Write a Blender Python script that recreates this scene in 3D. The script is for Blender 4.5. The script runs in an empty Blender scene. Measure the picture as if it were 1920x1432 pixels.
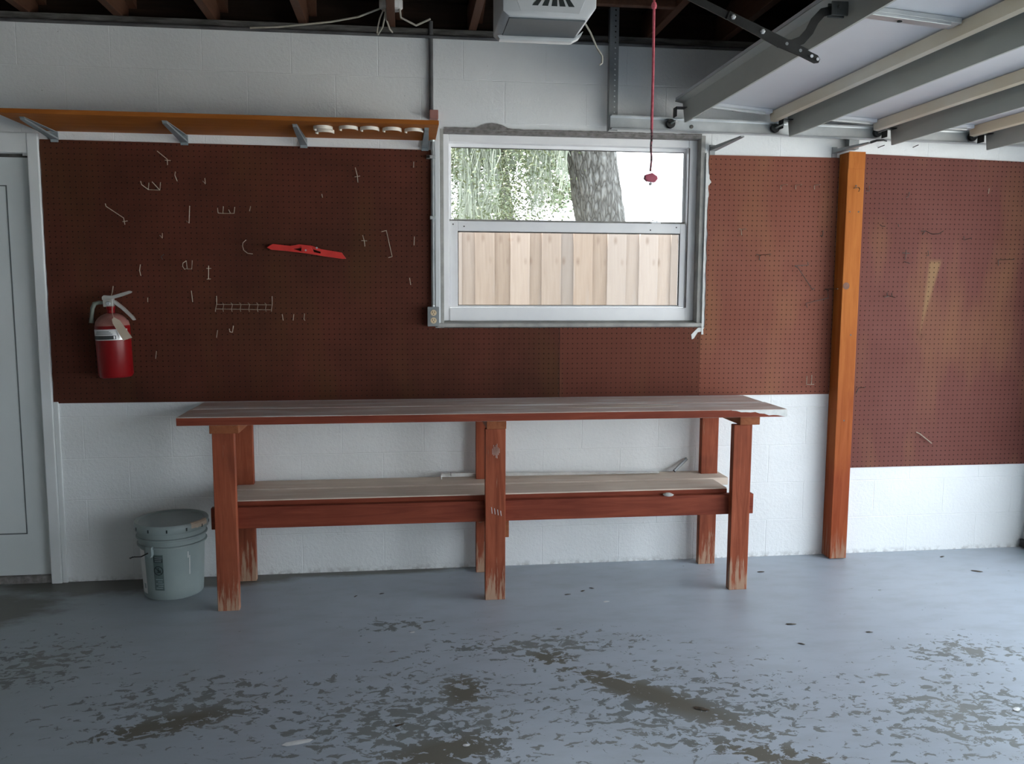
import bpy, bmesh, math, random
from mathutils import Vector, Matrix, noise

random.seed(7)
C = bpy.context.scene
COL = C.collection
PI = math.pi

# ------------------------------------------------------------------ camera
cam_d = bpy.data.cameras.new('camera')
cam = bpy.data.objects.new('camera', cam_d)
COL.objects.link(cam)
YAW, PITCH, ROLL, FPX = 0.125457511, 0.110918784, 0.00405928476, 1596.01
fw = Vector((math.sin(YAW) * math.cos(PITCH), math.cos(YAW) * math.cos(PITCH), -math.sin(PITCH)))
r0 = Vector((math.cos(YAW), -math.sin(YAW), 0))
u0 = r0.cross(fw)
rr = math.cos(ROLL) * r0 + math.sin(ROLL) * u0
uu = -math.sin(ROLL) * r0 + math.cos(ROLL) * u0
cam.matrix_world = Matrix(((rr.x, uu.x, -fw.x, 0), (rr.y, uu.y, -fw.y, -4.26303590),
                           (rr.z, uu.z, -fw.z, 1.43987832), (0, 0, 0, 1)))
cam_d.sensor_fit = 'HORIZONTAL'
cam_d.sensor_width = 36
cam_d.lens = FPX / 1920 * 36
cam_d.clip_start = 0.05
cam_d.clip_end = 300
C.camera = cam

# ------------------------------------------------------------------ sky, sun, exposure
world = bpy.data.worlds.new('overcast_sky')
C.world = world
world.use_nodes = True
wn = world.node_tree.nodes
bg = wn['Background']
bg.inputs['Color'].default_value = (0.83, 0.915, 1.0, 1)
bg.inputs['Strength'].default_value = 1.0
sun_d = bpy.data.lights.new('sun', 'SUN')
sun_d.energy = 6.0
sun_d.angle = math.radians(1.0)
sun_d.color = (1.0, 0.95, 0.87)
sun = bpy.data.objects.new('sun', sun_d)
COL.objects.link(sun)
sun.rotation_euler = Vector((0.30, -0.12, -1.0)).to_track_quat('-Z', 'Y').to_euler()   # high sun from behind the side door end
C.view_settings.view_transform = 'Standard'
C.view_settings.look = 'None'
C.view_settings.gamma = 1
C.view_settings.use_curve_mapping = False
C.view_settings.exposure = 2.82
C.cycles.diffuse_bounces = 8
C.cycles.max_bounces = 14
C.cycles.sample_clamp_indirect = 6


# ------------------------------------------------------------------ helpers: materials
def s2l(c):
    return tuple((v / 12.92 if v <= 0.04045 else ((v + 0.055) / 1.055) ** 2.4) for v in c)


class NT:
    """small wrapper that adds nodes to a material"""

    def __init__(self, name):
        self.m = bpy.data.materials.new(name)
        self.m.use_nodes = True
        self.t = self.m.node_tree
        self.b = self.t.nodes['Principled BSDF']

    def n(self, typ, **kw):
        nd = self.t.nodes.new(typ)
        for k, v in kw.items():
            if hasattr(nd, k):
                setattr(nd, k, v)
        return nd

    def l(self, a, b):
        self.t.links.new(a, b)

    def coord(self, scale=(1, 1, 1), loc=(0, 0, 0), which='Object'):
        tc = self.n('ShaderNodeTexCoord')
        mp = self.n('ShaderNodeMapping')
        mp.inputs['Scale'].default_value = scale
        mp.inputs['Location'].default_value = loc
        self.l(tc.outputs[which], mp.inputs['Vector'])
        return mp.outputs['Vector']

    def noise(self, vec, scale=5, detail=4, rough=0.55, dist=0.0):
        nd = self.n('ShaderNodeTexNoise')
        nd.inputs['Scale'].default_value = scale
        nd.inputs['Detail'].default_value = detail
        nd.inputs['Roughness'].default_value = rough
        nd.inputs['Distortion'].default_value = dist
        self.l(vec, nd.inputs['Vector'])
        return nd.outputs['Fac']

    def ramp(self, fac, stops):
        nd = self.n('ShaderNodeValToRGB')
        e = nd.color_ramp.elements
        while len(e) < len(stops):
            e.new(0.5)
        for el, (p, c) in zip(e, stops):
            el.position = p
            el.color = (c[0], c[1], c[2], 1) if not isinstance(c, (int, float)) else (c, c, c, 1)
        self.l(fac, nd.inputs['Fac'])
        return nd.outputs['Color']

    def mix(self, fac, a, b, mode='MIX'):
        nd = self.n('ShaderNodeMix', data_type='RGBA', blend_type=mode)
        for sock, v in ((nd.inputs[0], fac), (nd.inputs[6], a), (nd.inputs[7], b)):
            if isinstance(v, (int, float)):
                sock.default_value = v
            elif isinstance(v, tuple):
                sock.default_value = (v[0], v[1], v[2], 1)
            else:
                self.l(v, sock)
        return nd.outputs[2]

    def math(self, op, a, b=None, c=None, clamp=False):
        nd = self.n('ShaderNodeMath', operation=op)
        nd.use_clamp = clamp
        for i, v in enumerate((a, b, c)):
            if v is None:
                continue
            if isinstance(v, (int, float)):
                nd.inputs[i].default_value = v
            else:
                self.l(v, nd.inputs[i])
        return nd.outputs[0]

    def bump(self, h, strength=0.3, dist=0.01):
        nd = self.n('ShaderNodeBump')
        nd.inputs['Strength'].default_value = strength
        nd.inputs['Distance'].default_value = dist
        self.l(h, nd.inputs['Height'])
        self.l(nd.outputs['Normal'], self.b.inputs['Normal'])

    def done(self, color, rough=0.6, metal=0.0, spec=0.5):
        for sock, v in ((self.b.inputs['Base Color'], color), (self.b.inputs['Roughness'], rough),
                        (self.b.inputs['Metallic'], metal), (self.b.inputs['Specular IOR Level'], spec)):
            if isinstance(v, (int, float)):
                sock.default_value = v
            elif isinstance(v, tuple):
                sock.default_value = (v[0], v[1], v[2], 1)
            else:
                self.l(v, sock)
        return self.m


def speckled(name, c1, c2, scale=8, rough=0.6, metal=0.0, bump=0.0, spec=0.5, stretch=(1, 1, 1), lo=0.35, hi=0.65):
    t = NT(name)
    v = t.coord(stretch)
    f = t.noise(v, scale, 5)
    col = t.ramp(f, [(lo, c1), (hi, c2)])
    if bump:
        t.bump(t.noise(v, scale * 6, 3), bump, 0.004)
    return t.done(col, rough, metal, spec)


def wood(name, c1, c2, axis=0, rough=0.6, worn=None, wornamt=0.0, grain=1.0, spec=0.1):
    """grain that runs along the axis, knots, and optional wear to another colour"""
    t = NT(name)
    sc = [22.0 * grain] * 3
    sc[axis] = 1.6
    v = t.coord(tuple(sc))
    f = t.noise(v, 1.6, 7, 0.62, 0.9)
    big = t.noise(t.coord((1, 1, 1)), 2.2, 3)
    col = t.ramp(f, [(0.28, c1), (0.72, c2)])
    col = t.mix(t.ramp(big, [(0.35, 0.0), (0.75, 0.5)]), col, tuple(x * 0.62 for x in c1))
    if worn:
        wsc = [9.0] * 3
        wsc[axis] = 1.3
        w = t.noise(t.coord(tuple(wsc), (3.1, 1.7, 0.4)), 1.3, 8, 0.66)
        col = t.mix(t.ramp(w, [(0.62 - wornamt, 0.0), (0.72 - wornamt, 1.0)]), col, worn)
    t.bump(f, 0.25, 0.004)
    return t.done(col, rough, 0, spec)


# ------------------------------------------------------------------ helpers: geometry
def box(bm, x0, x1, y0, y1, z0, z1, bev=0.0, rot=None):
    r = bmesh.ops.create_cube(bm, size=1)
    vs = r['verts']
    c = Vector(((x0 + x1) / 2, (y0 + y1) / 2, (z0 + z1) / 2))
    for v in vs:
        v.co = Vector((v.co.x * (x1 - x0), v.co.y * (y1 - y0), v.co.z * (z1 - z0)))
    if bev:
        es = list({e for v in vs for e in v.link_edges})
        r2 = bmesh.ops.bevel(bm, geom=es, offset=bev, segments=2, affect='EDGES', profile=0.6)
        vs = list({v for f in r2['faces'] for v in f.verts} | {v for v in vs if v.is_valid})
    for v in vs:
        if rot is not None:
            v.co = rot @ v.co
        v.co += c
    return vs


def prism(bm, poly, lo, hi, axis='y', bev=0.0):
    """a polygon given in the two other axes, extruded along one"""
    def P(a, b, h):
        return {'y': (a, h, b), 'z': (a, b, h), 'x': (h, a, b)}[axis]
    n = len(poly)
    A = [bm.verts.new(P(a, b, lo)) for a, b in poly]
    B = [bm.verts.new(P(a, b, hi)) for a, b in poly]
    fs = [bm.faces.new(A), bm.faces.new(list(reversed(B)))]
    for i in range(n):
        fs.append(bm.faces.new((A[i], B[i], B[(i + 1) % n], A[(i + 1) % n])))
    bmesh.ops.recalc_face_normals(bm, faces=fs)
    if bev:
        es = list({e for f in fs for e in f.edges})
        bmesh.ops.bevel(bm, geom=es, offset=bev, segments=2, affect='EDGES', profile=0.6)


def tube(bm, pts, r, n=8, caps=True, taper=None):
    pts = [Vector(p) for p in pts]
    rings = []
    prev = None
    for i, p in enumerate(pts):
        if i == 0:
            d = pts[1] - pts[0]
        elif i == len(pts) - 1:
            d = pts[-1] - pts[-2]
        else:
            d = (pts[i + 1] - p).normalized() + (p - pts[i - 1]).normalized()
        if d.length < 1e-6:
            d = pts[i] - pts[i - 1]
        d.normalize()
        if prev is None:
            a = d.orthogonal().normalized()
        else:
            a = (prev - d * prev.dot(d))
            a = a.normalized() if a.length > 1e-5 else d.orthogonal().normalized()
        prev = a
        b = d.cross(a)
        rad = r if taper is None else r * taper[i]
        rings.append([bm.verts.new(p + a * math.cos(2 * PI * k / n) * rad + b * math.sin(2 * PI * k / n) * rad) for k in range(n)])
    for A, B in zip(rings, rings[1:]):
        for k in range(n):
            bm.faces.new((A[k], A[(k + 1) % n], B[(k + 1) % n], B[k]))
    if caps:
        bm.faces.new(list(reversed(rings[0])))
        bm.faces.new(rings[-1])


def lathe(bm, prof, n=40, cx=0, cy=0, a0=0.0, a1=2 * PI, axis='z'):
    full = abs(a1 - a0 - 2 * PI) < 1e-6
    m = n if full else n + 1
    rings = []
    for r, z in prof:
        ring = []
        for k in range(m):
            a = a0 + (a1 - a0) * k / n
            p = (cx + r * math.cos(a), cy + r * math.sin(a), z)
            if axis == 'y':
                p = (cx + r * math.cos(a), z, cy + r * math.sin(a))
            if axis == 'x':
                p = (z, cx + r * math.cos(a), cy + r * math.sin(a))
            ring.append(bm.verts.new(p))
        rings.append(ring)
    for A, B in zip(rings, rings[1:]):
        for k in range(n if full else m - 1):
            bm.faces.new((A[k], A[(k + 1) % m], B[(k + 1) % m], B[k]))
    if full:
        if prof[0][0] > 1e-4:
            bm.faces.new(list(reversed(rings[0])))
        if prof[-1][0] > 1e-4:
            bm.faces.new(rings[-1])
    bmesh.ops.remove_doubles(bm, verts=[v for ring in rings for v in ring], dist=1e-6)


def mk(name, bm, mat, parent=None, smooth=False, solid=0.0, origin=None):
    """link a bmesh, built in world coordinates, as ONE mesh object (local to its parent when there is one)"""
    o_loc = Vector((0, 0, 0))
    if parent is not None:
        p, o_loc = parent, Vector((0, 0, 0))
        while p is not None:
            o_loc = o_loc + p.location
            p = p.parent
    if origin is not None:
        org = Vector(origin)
    else:
        org = o_loc
    for v in bm.verts:
        v.co -= org
    bmesh.ops.recalc_face_normals(bm, faces=bm.faces[:])
    me = bpy.data.meshes.new(name)
    bm.to_mesh(me)
    bm.free()
    me.materials.append(mat)
    if smooth:
        for p in me.polygons:
            p.use_smooth = True
        me.set_sharp_from_angle(angle=math.radians(38))
    o = bpy.data.objects.new(name, me)
    COL.objects.link(o)
    if parent is not None:
        o.parent = parent
        o.location = org - o_loc
    else:
        o.location = org
    if solid:
        md = o.modifiers.new('thickness', 'SOLIDIFY')
        md.thickness = solid
        md.offset = 0
    return o


def tag(o, label, cat=None, group=None, kind=None):
    if label:
        o['label'] = label
    if cat:
        o['category'] = cat
    if group:
        o['group'] = group
    if kind:
        o['kind'] = kind
    return o


def thing(name, loc, label, cat, group=None, kind=None):
    o = bpy.data.objects.new(name, None)
    o.empty_display_size = 0.05
    COL.objects.link(o)
    o.location = loc
    return tag(o, label, cat, group, kind)


def BM():
    return bmesh.new()


def bxo(name, lim, mat, parent=None, bev=0.0, **kw):
    bm = BM()
    box(bm, *lim, bev=bev)
    return mk(name, bm, mat, parent, **kw)


# ------------------------------------------------------------------ materials
def m_wall():
    t = NT('white_block_paint')
    v = t.coord()
    f = t.noise(v, 2.3, 4)
    col = t.ramp(f, [(0.3, (0.76, 0.78, 0.78)), (0.7, (0.82, 0.84, 0.84))])
    sp = t.noise(t.coord((1, 1, 1), (4, 2, 1)), 60, 2)
    col = t.mix(t.ramp(sp, [(0.73, 0.0), (0.76, 0.5)]), col, (0.35, 0.34, 0.32))
    # damp dirt rising from the slab
    sx = t.n('ShaderNodeSeparateXYZ')
    t.l(t.coord(), sx.inputs[0])
    low = t.math('SUBTRACT', 0.030, sx.outputs[2])
    low = t.math('MULTIPLY', low, 16, clamp=True)
    d = t.math('MULTIPLY', low, t.ramp(t.noise(v, 30, 5), [(0.45, 0.0), (0.6, 1.0)]), clamp=True)
    col = t.mix(d, col, (0.22, 0.21, 0.19))
    h = t.noise(v, 55, 5, 0.7)
    t.bump(h, 0.55, 0.006)
    return t.done(col, 0.55, 0, 0.35)


def m_floor():
    t = NT('peeling_grey_floor_paint')
    v = t.coord()
    f = t.noise(v, 1.1, 4)
    paint = t.ramp(f, [(0.3, (0.345, 0.395, 0.452)), (0.7, (0.40, 0.455, 0.518))])
    f2 = t.noise(t.coord((1, 2.2, 1)), 5, 6, 0.6)
    paint = t.mix(t.ramp(f2, [(0.45, 0.0), (0.75, 0.35)]), paint, (0.24, 0.26, 0.27))
    sx = t.n('ShaderNodeSeparateXYZ')
    t.l(v, sx.inputs[0])
    X, Y = sx.outputs[0], sx.outputs[1]

    def blob(cx, cy, rx, ry, ang=0.0):
        ca, sa = math.cos(ang), math.sin(ang)
        dx, dy = t.math('SUBTRACT', X, cx), t.math('SUBTRACT', Y, cy)
        a = t.math('ADD', t.math('MULTIPLY', dx, ca / rx), t.math('MULTIPLY', dy, sa / rx))
        b = t.math('ADD', t.math('MULTIPLY', dx, -sa / ry), t.math('MULTIPLY', dy, ca / ry))
        q = t.math('ADD', t.math('MULTIPLY', a, a), t.math('MULTIPLY', b, b))
        return t.math('SUBTRACT', 1.0, t.math('SQRT', q), clamp=True)

    def add(parts):
        s = parts[0]
        for p in parts[1:]:
            s = t.math('MAXIMUM', s, p)
        return s
    wear = add([blob(0.95, -1.55, 1.0, 0.60), blob(0.0, -1.55, 0.9, 0.75), blob(0.5, -1.0, 0.9, 0.25), blob(-0.05, -0.72, 0.35, 0.14),
                blob(-0.75, -1.35, 0.75, 0.40), blob(-1.4, -0.95, 0.5, 0.45), blob(1.9, -1.75, 0.9, 0.6), blob(0.45, -2.2, 1.6, 0.6),
                blob(2.2, -1.25, 0.5, 0.25)])
    warp = t.math('MULTIPLY', t.math('SUBTRACT', t.noise(v, 9, 6, 0.6), 0.5), 0.9)
    streak = add([blob(0.82, -1.42, 0.62, 0.10, -0.78), blob(-0.80, -1.48, 0.34, 0.09, 0.35), blob(0.2, -1.35, 0.10, 0.16),
                  blob(0.55, -1.12, 0.13, 0.10), blob(0.12, -1.75, 0.28, 0.13, 0.3), blob(1.15, -1.9, 0.35, 0.10, -0.4)])
    left_tone = t.math('MULTIPLY', t.math('ADD', t.math('MULTIPLY', t.math('SUBTRACT', -0.35, X), 0.55), t.math('SUBTRACT', t.noise(v, 1.6, 5), 0.5)), 1.0, clamp=True)
    paint = t.mix(t.math('MULTIPLY', left_tone, 0.75), paint, (0.22, 0.255, 0.245))  # paint turns darker and greener towards the left, broken up by noise
    chips = t.noise(t.coord((1.0, 1.4, 1)), 19, 8, 0.66, 0.6)
    thr = t.math('SUBTRACT', chips, t.math('SUBTRACT', 0.675, t.math('MULTIPLY', wear, 0.22)))
    thr = t.math('ADD', thr, t.math('MULTIPLY', t.math('MULTIPLY', streak, t.math('ADD', 1.0, warp)), 0.17))
    mask = t.math('MULTIPLY', thr, 60, clamp=True)
    bare = t.ramp(t.noise(v, 3.0, 5), [(0.3, (0.14, 0.158, 0.158)), (0.7, (0.21, 0.22, 0.21))])
    bare = t.mix(t.math('MULTIPLY', streak, 1.6, clamp=True), bare, (0.115, 0.108, 0.085))
    col = t.mix(mask, paint, bare)
    # damp dirt along the foot of the wall and by the door
    dirt = add([blob(-1.45, -0.05, 0.75, 0.22), blob(-0.9, -0.05, 0.5, 0.14), blob(-0.2, 0.0, 0.8, 0.10), blob(-1.9, -0.35, 0.5, 0.3)])
    dn = t.noise(t.coord((1, 1.6, 1), (7, 3, 0)), 6, 6, 0.62)
    dm = t.math('MULTIPLY', t.math('ADD', dirt, t.math('SUBTRACT', dn, 0.62)), 2.6, clamp=True)
    dm = t.math('MULTIPLY', dm, t.math('MULTIPLY', dirt, 4, clamp=True), clamp=True)
    col = t.mix(dm, col, (0.12, 0.12, 0.105))
    t.bump(t.math('SUBTRACT', t.math('MULTIPLY', t.noise(v, 90, 3), 0.25), mask), 0.25, 0.002)
    rough = t.math('ADD', 0.42, t.math('MULTIPLY', mask, 0.2))
    return t.done(col, rough, 0, 0.5)


def m_pegboard(name, c1, c2, faded, ox=0.0, oz=0.0, streak=False):
    t = NT(name)
    v = t.coord()
    f = t.noise(v, 1.7, 5, 0.6)
    col = t.ramp(f, [(0.3, c1), (0.72, c2)])
    pf = t.noise(t.coord((1.7, 1, 0.55), (5.1, 0, 2.2)), 2.6, 3, 0.45)
    col = t.mix(t.ramp(pf, [(0.50, 0.0), (0.78, 0.75)]), col, faded)
    st = t.noise(t.coord((1, 1, 1), (1.7, 0, 8.2)), 5.5, 4)
    col = t.mix(t.ramp(st, [(0.70, 0.0), (0.82, 0.6)]), col, tuple(x * 0.35 for x in c1))
    sx = t.n('ShaderNodeSeparateXYZ')
    t.l(v, sx.inputs[0])
    if streak:   # pale tapered streak where something hung for years
        zz = sx.outputs[2]
        cx = t.math('ADD', t.math('MULTIPLY', t.math('SUBTRACT', zz, 1.35), 0.17), 2.765)
        wd = t.math('MULTIPLY', t.math('SUBTRACT', zz, 1.15), 0.095)
        inx = t.math('MULTIPLY', t.math('SUBTRACT', wd, t.math('ABSOLUTE', t.math('SUBTRACT', sx.outputs[0], cx))), 60, clamp=True)
        inz = t.math('MULTIPLY', t.math('SUBTRACT', 1.60, zz), 40, clamp=True)
        col = t.mix(t.math('MULTIPLY', inx, inz), col, (0.25, 0.145, 0.075))
    P = 0.0254
    dx = t.math('SUBTRACT', t.math('FRACT', t.math('DIVIDE', t.math('ADD', sx.outputs[0], 40 * P + ox), P)), 0.5)
    dz = t.math('SUBTRACT', t.math('FRACT', t.math('DIVIDE', t.math('ADD', sx.outputs[2], 40 * P + oz), P)), 0.5)
    rad = t.math('SQRT', t.math('ADD', t.math('MULTIPLY', dx, dx), t.math('MULTIPLY', dz, dz)))
    hole = t.math('MULTIPLY', t.math('SUBTRACT', 0.125, rad), 20, clamp=True)
    col = t.mix(hole, col, (0.012, 0.006, 0.005))
    t.bump(t.math('MULTIPLY', hole, -1.0), 0.8, 0.003)
    return t.done(col, 0.65, 0, 0.12)


def m_benchleg():
    t = NT('red_stained_timber')
    v = t.coord((20, 20, 1.5))
    f = t.noise(v, 1.6, 7, 0.62, 0.9)
    col = t.ramp(f, [(0.25, (0.17, 0.042, 0.021)), (0.5, (0.29, 0.076, 0.038)), (0.78, (0.40, 0.122, 0.064))])
    big = t.noise(t.coord((1.2, 1.2, 1)), 2.6, 4)
    col = t.mix(t.ramp(big, [(0.45, 0.0), (0.72, 0.75)]), col, (0.115, 0.035, 0.022))
    sx = t.n('ShaderNodeSeparateXYZ')
    t.l(t.coord(), sx.inputs[0])
    foot = t.math('MULTIPLY', t.math('SUBTRACT', 0.24, sx.outputs[2]), 4.5, clamp=True)
    w = t.noise(t.coord((60, 60, 5), (4, 1, 3)), 1.1, 6, 0.65)
    edge = t.math('ADD', t.math('MULTIPLY', foot, 0.30), w)
    col = t.mix(t.ramp(edge, [(0.66, 0.0), (0.78, 1.0)]), col, (0.40, 0.25, 0.17))
    t.bump(f, 0.3, 0.004)
    return t.done(col, 0.6, 0, 0.1)


def m_fence():
    t = NT('weathered_fence_board')
    oi = t.n('ShaderNodeObjectInfo')
    f = t.noise(t.coord((26, 26, 1.3)), 1.6, 7, 0.62, 0.9)
    col = t.ramp(f, [(0.28, (0.37, 0.275, 0.215)), (0.72, (0.48, 0.38, 0.305))])
    col = t.mix(t.ramp(oi.outputs['Random'], [(0.0, 0.0), (1.0, 0.65)]), col, (0.385, 0.35, 0.335))
    tone = t.ramp(t.math('FRACT', t.math('MULTIPLY', oi.outputs['Random'], 7.3)), [(0.0, (0.66, 0.66, 0.66)), (1.0, (0.90, 0.90, 0.90))])
    col = t.mix(1.0, col, tone, 'MULTIPLY')
    grey = t.noise(t.coord((8, 8, 1.1), (3, 1, 0)), 1.3, 6)
    col = t.mix(t.ramp(grey, [(0.5, 0.0), (0.68, 0.6)]), col, (0.34, 0.325, 0.315))
    kn = t.n('ShaderNodeTexVoronoi')
    kn.inputs['Scale'].default_value = 1.0
    t.l(t.coord((9, 9, 4.2)), kn.inputs['Vector'])
    col = t.mix(t.ramp(kn.outputs['Distance'], [(0.0, 0.8), (0.17, 0.0)]), col, (0.17, 0.115, 0.085))
    t.bump(f, 0.25, 0.004)
    return t.done(col, 0.85, 0, 0.2)


def m_post():
    t = NT('orange_post_timber')
    f = t.noise(t.coord((22, 22, 1.6)), 1.6, 7, 0.62, 0.9)
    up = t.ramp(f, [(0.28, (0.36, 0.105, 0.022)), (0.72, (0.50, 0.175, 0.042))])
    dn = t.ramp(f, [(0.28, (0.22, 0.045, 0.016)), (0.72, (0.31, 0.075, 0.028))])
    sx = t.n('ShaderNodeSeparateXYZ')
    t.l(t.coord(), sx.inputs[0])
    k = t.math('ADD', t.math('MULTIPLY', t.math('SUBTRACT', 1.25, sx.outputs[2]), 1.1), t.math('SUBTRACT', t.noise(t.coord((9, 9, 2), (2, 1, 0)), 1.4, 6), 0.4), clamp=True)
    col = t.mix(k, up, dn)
    w = t.noise(t.coord((30, 30, 3), (4, 1, 3)), 1.2, 6)
    foot = t.math('MULTIPLY', t.math('SUBTRACT', 0.22, sx.outputs[2]), 4, clamp=True)
    col = t.mix(t.math('MULTIPLY', foot, t.ramp(w, [(0.5, 0.0), (0.62, 1.0)])), col, (0.34, 0.22, 0.15))
    t.bump(f, 0.25, 0.004)
    return t.done(col, 0.6, 0, 0.08)


M = {}
M['wall'] = m_wall()
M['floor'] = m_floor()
M['peg_dark'] = m_pegboard('brown_pegboard_old', (0.058, 0.021, 0.013), (0.128, 0.038, 0.024), (0.098, 0.044, 0.018))
M['peg_mid'] = m_pegboard('brown_pegboard_under_window', (0.118, 0.036, 0.023), (0.155, 0.051, 0.033), (0.145, 0.063, 0.031), ox=0.004)
M['peg_right'] = m_pegboard('brown_pegboard_narrow', (0.19, 0.062, 0.040), (0.23, 0.085, 0.058), (0.28, 0.13, 0.062), ox=0.011, oz=0.006)
M['peg_wide'] = m_pegboard('brown_pegboard_wide', (0.125, 0.042, 0.033), (0.162, 0.062, 0.050), (0.235, 0.115, 0.055), ox=0.006, oz=0.01, streak=True)
M['white'] = speckled('white_trim_paint', (0.70, 0.73, 0.73), (0.78, 0.80, 0.80), 3, 0.45, bump=0.08)
M['door'] = speckled('white_door_paint', (0.66, 0.71, 0.71), (0.72, 0.76, 0.76), 2, 0.4)
M['groove'] = speckled('grey_groove', (0.12, 0.14, 0.14), (0.16, 0.18, 0.18), 8, 0.7)
M['alu'] = speckled('white_window_frame', (0.86, 0.86, 0.87), (0.92, 0.92, 0.92), 6, 0.4, bump=0.03)
M['gasket'] = speckled('dark_window_gasket', (0.05, 0.05, 0.05), (0.12, 0.11, 0.10), 20, 0.8)
M['reveal'] = speckled('grey_masonry_reveal', (0.30, 0.30, 0.28), (0.42, 0.41, 0.38), 14, 0.8, bump=0.4)
M['mortar'] = speckled('rough_grey_mortar', (0.17, 0.16, 0.15), (0.30, 0.28, 0.27), 40, 0.95, bump=1.0)
M['plate'] = speckled('grubby_grey_plate', (0.055, 0.052, 0.047), (0.15, 0.145, 0.135), 9, 0.8, bump=0.3, stretch=(1, 4, 6))
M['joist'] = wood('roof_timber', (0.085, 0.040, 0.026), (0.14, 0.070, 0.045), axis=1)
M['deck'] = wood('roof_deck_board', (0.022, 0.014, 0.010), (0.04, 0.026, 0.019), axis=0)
M['bench'] = m_benchleg()
M['bench_h'] = wood('red_stained_timber_rail', (0.165, 0.036, 0.022), (0.30, 0.076, 0.041), axis=0, worn=(0.28, 0.16, 0.12), wornamt=-0.05)
M['bench_y'] = wood('red_stained_timber_bearer', (0.25, 0.080, 0.035), (0.36, 0.13, 0.06), axis=1)
M['top'] = wood('worn_bench_top', (0.58, 0.43, 0.37), (0.74, 0.66, 0.60), axis=0, rough=0.45, worn=(0.76, 0.73, 0.70), wornamt=0.12)
M['shelfwood'] = wood('dusty_shelf_board', (0.64, 0.53, 0.44), (0.78, 0.68, 0.58), axis=0, rough=0.75, worn=(0.70, 0.64, 0.57), wornamt=0.05)
M['orange'] = wood('orange_stained_board', (0.32, 0.095, 0.016), (0.44, 0.155, 0.034), axis=0)
M['post'] = m_post()
M['knot'] = speckled('dark_wood_knot', (0.13, 0.045, 0.02), (0.20, 0.075, 0.035), 60, 0.6)
M['galv'] = speckled('galvanised_steel', (0.45, 0.48, 0.49), (0.60, 0.62, 0.62), 7, 0.42, 0.6)
M['galv_dull'] = speckled('dull_grey_steel', (0.22, 0.24, 0.245), (0.32, 0.335, 0.335), 6, 0.5, 0.35)
M['bracketmetal'] = speckled('blue_grey_bracket_steel', (0.22, 0.265, 0.28), (0.32, 0.365, 0.38), 8, 0.5, 0.3)
M['dark_metal'] = speckled('dark_steel', (0.012, 0.013, 0.013), (0.028, 0.029, 0.028), 12, 0.5, 0.4)
M['conduit'] = speckled('dark_painted_conduit', (0.075, 0.075, 0.08), (0.13, 0.13, 0.13), 10, 0.55, 0.2)
M['strut'] = speckled('beige_grey_strut_steel', (0.38, 0.41, 0.385), (0.47, 0.49, 0.46), 3, 0.5, 0.0, stretch=(1, 0.4, 1))
M['edge'] = speckled('cream_door_edge', (0.72, 0.62, 0.45), (0.80, 0.77, 0.68), 2.5, 0.5, stretch=(1, 0.5, 1))
M['sheet'] = speckled('white_door_sheet', (0.58, 0.60, 0.64), (0.66, 0.68, 0.71), 1.5, 0.45)
M['black'] = speckled('black_rubber', (0.010, 0.010, 0.010), (0.022, 0.022, 0.022), 20, 0.6)
M['slot'] = speckled('black_slot', (0.012, 0.018, 0.018), (0.018, 0.024, 0.024), 20, 0.8)
M['plastic_grey'] = speckled('grey_opener_plastic', (0.48, 0.51, 0.52), (0.56, 0.58, 0.59), 4, 0.35)
M['plastic_lens'] = speckled('cloudy_lens_plastic', (0.085, 0.10, 0.108), (0.11, 0.125, 0.132), 4, 0.5, spec=0.2)
M['wire'] = speckled('old_cable_sheath', (0.36, 0.34, 0.28), (0.48, 0.45, 0.38), 30, 0.6)
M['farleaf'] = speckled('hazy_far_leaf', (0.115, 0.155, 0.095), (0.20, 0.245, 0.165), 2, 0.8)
M['rope'] = speckled('red_nylon_rope', (0.50, 0.07, 0.10), (0.66, 0.14, 0.18), 140, 0.7, bump=0.5)
M['rope_dark'] = speckled('frayed_dark_rope', (0.03, 0.015, 0.018), (0.35, 0.12, 0.14), 110, 0.8, bump=0.5, lo=0.42, hi=0.58)
M['red_handle'] = speckled('dull_red_plastic', (0.46, 0.09, 0.14), (0.56, 0.13, 0.18), 20, 0.5)
M['red_plastic'] = speckled('bright_red_plastic', (0.58, 0.028, 0.022), (0.68, 0.045, 0.035), 20, 0.4)
M['ext_red'] = speckled('red_cylinder_enamel', (0.19, 0.004, 0.006), (0.23, 0.006, 0.008), 4, 0.30, spec=0.3)
M['dust'] = speckled('dusty_red_shoulder', (0.30, 0.12, 0.10), (0.36, 0.17, 0.14), 16, 0.7)
M['silver'] = speckled('silver_label', (0.62, 0.62, 0.62), (0.72, 0.71, 0.70), 15, 0.35, 0.3)
M['label_dark'] = speckled('dark_label_print', (0.03, 0.035, 0.035), (0.05, 0.055, 0.055), 15, 0.5)
M['cast'] = speckled('cast_aluminium', (0.50, 0.50, 0.47), (0.62, 0.61, 0.57), 25, 0.4, 0.5)
M['tagcard'] = speckled('tan_card', (0.46, 0.37, 0.28), (0.54, 0.44, 0.34), 12, 0.8)
M['hose'] = speckled('dull_olive_hose', (0.15, 0.17, 0.14), (0.20, 0.22, 0.18), 12, 0.6)
M['bucket'] = speckled('grey_green_bucket_plastic', (0.255, 0.31, 0.305), (0.295, 0.35, 0.34), 5, 0.4)
M['decal'] = speckled('faded_decal_green', (0.085, 0.125, 0.122), (0.11, 0.15, 0.145), 30, 0.5)
M['decal_ink'] = speckled('decal_ink', (0.012, 0.022, 0.022), (0.02, 0.03, 0.03), 30, 0.5)
M['decal_text'] = speckled('decal_pale_print', (0.28, 0.35, 0.35), (0.33, 0.40, 0.40), 30, 0.5)
M['paper'] = speckled('off_white_paper', (0.66, 0.66, 0.64), (0.76, 0.75, 0.73), 12, 0.7)
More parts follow.
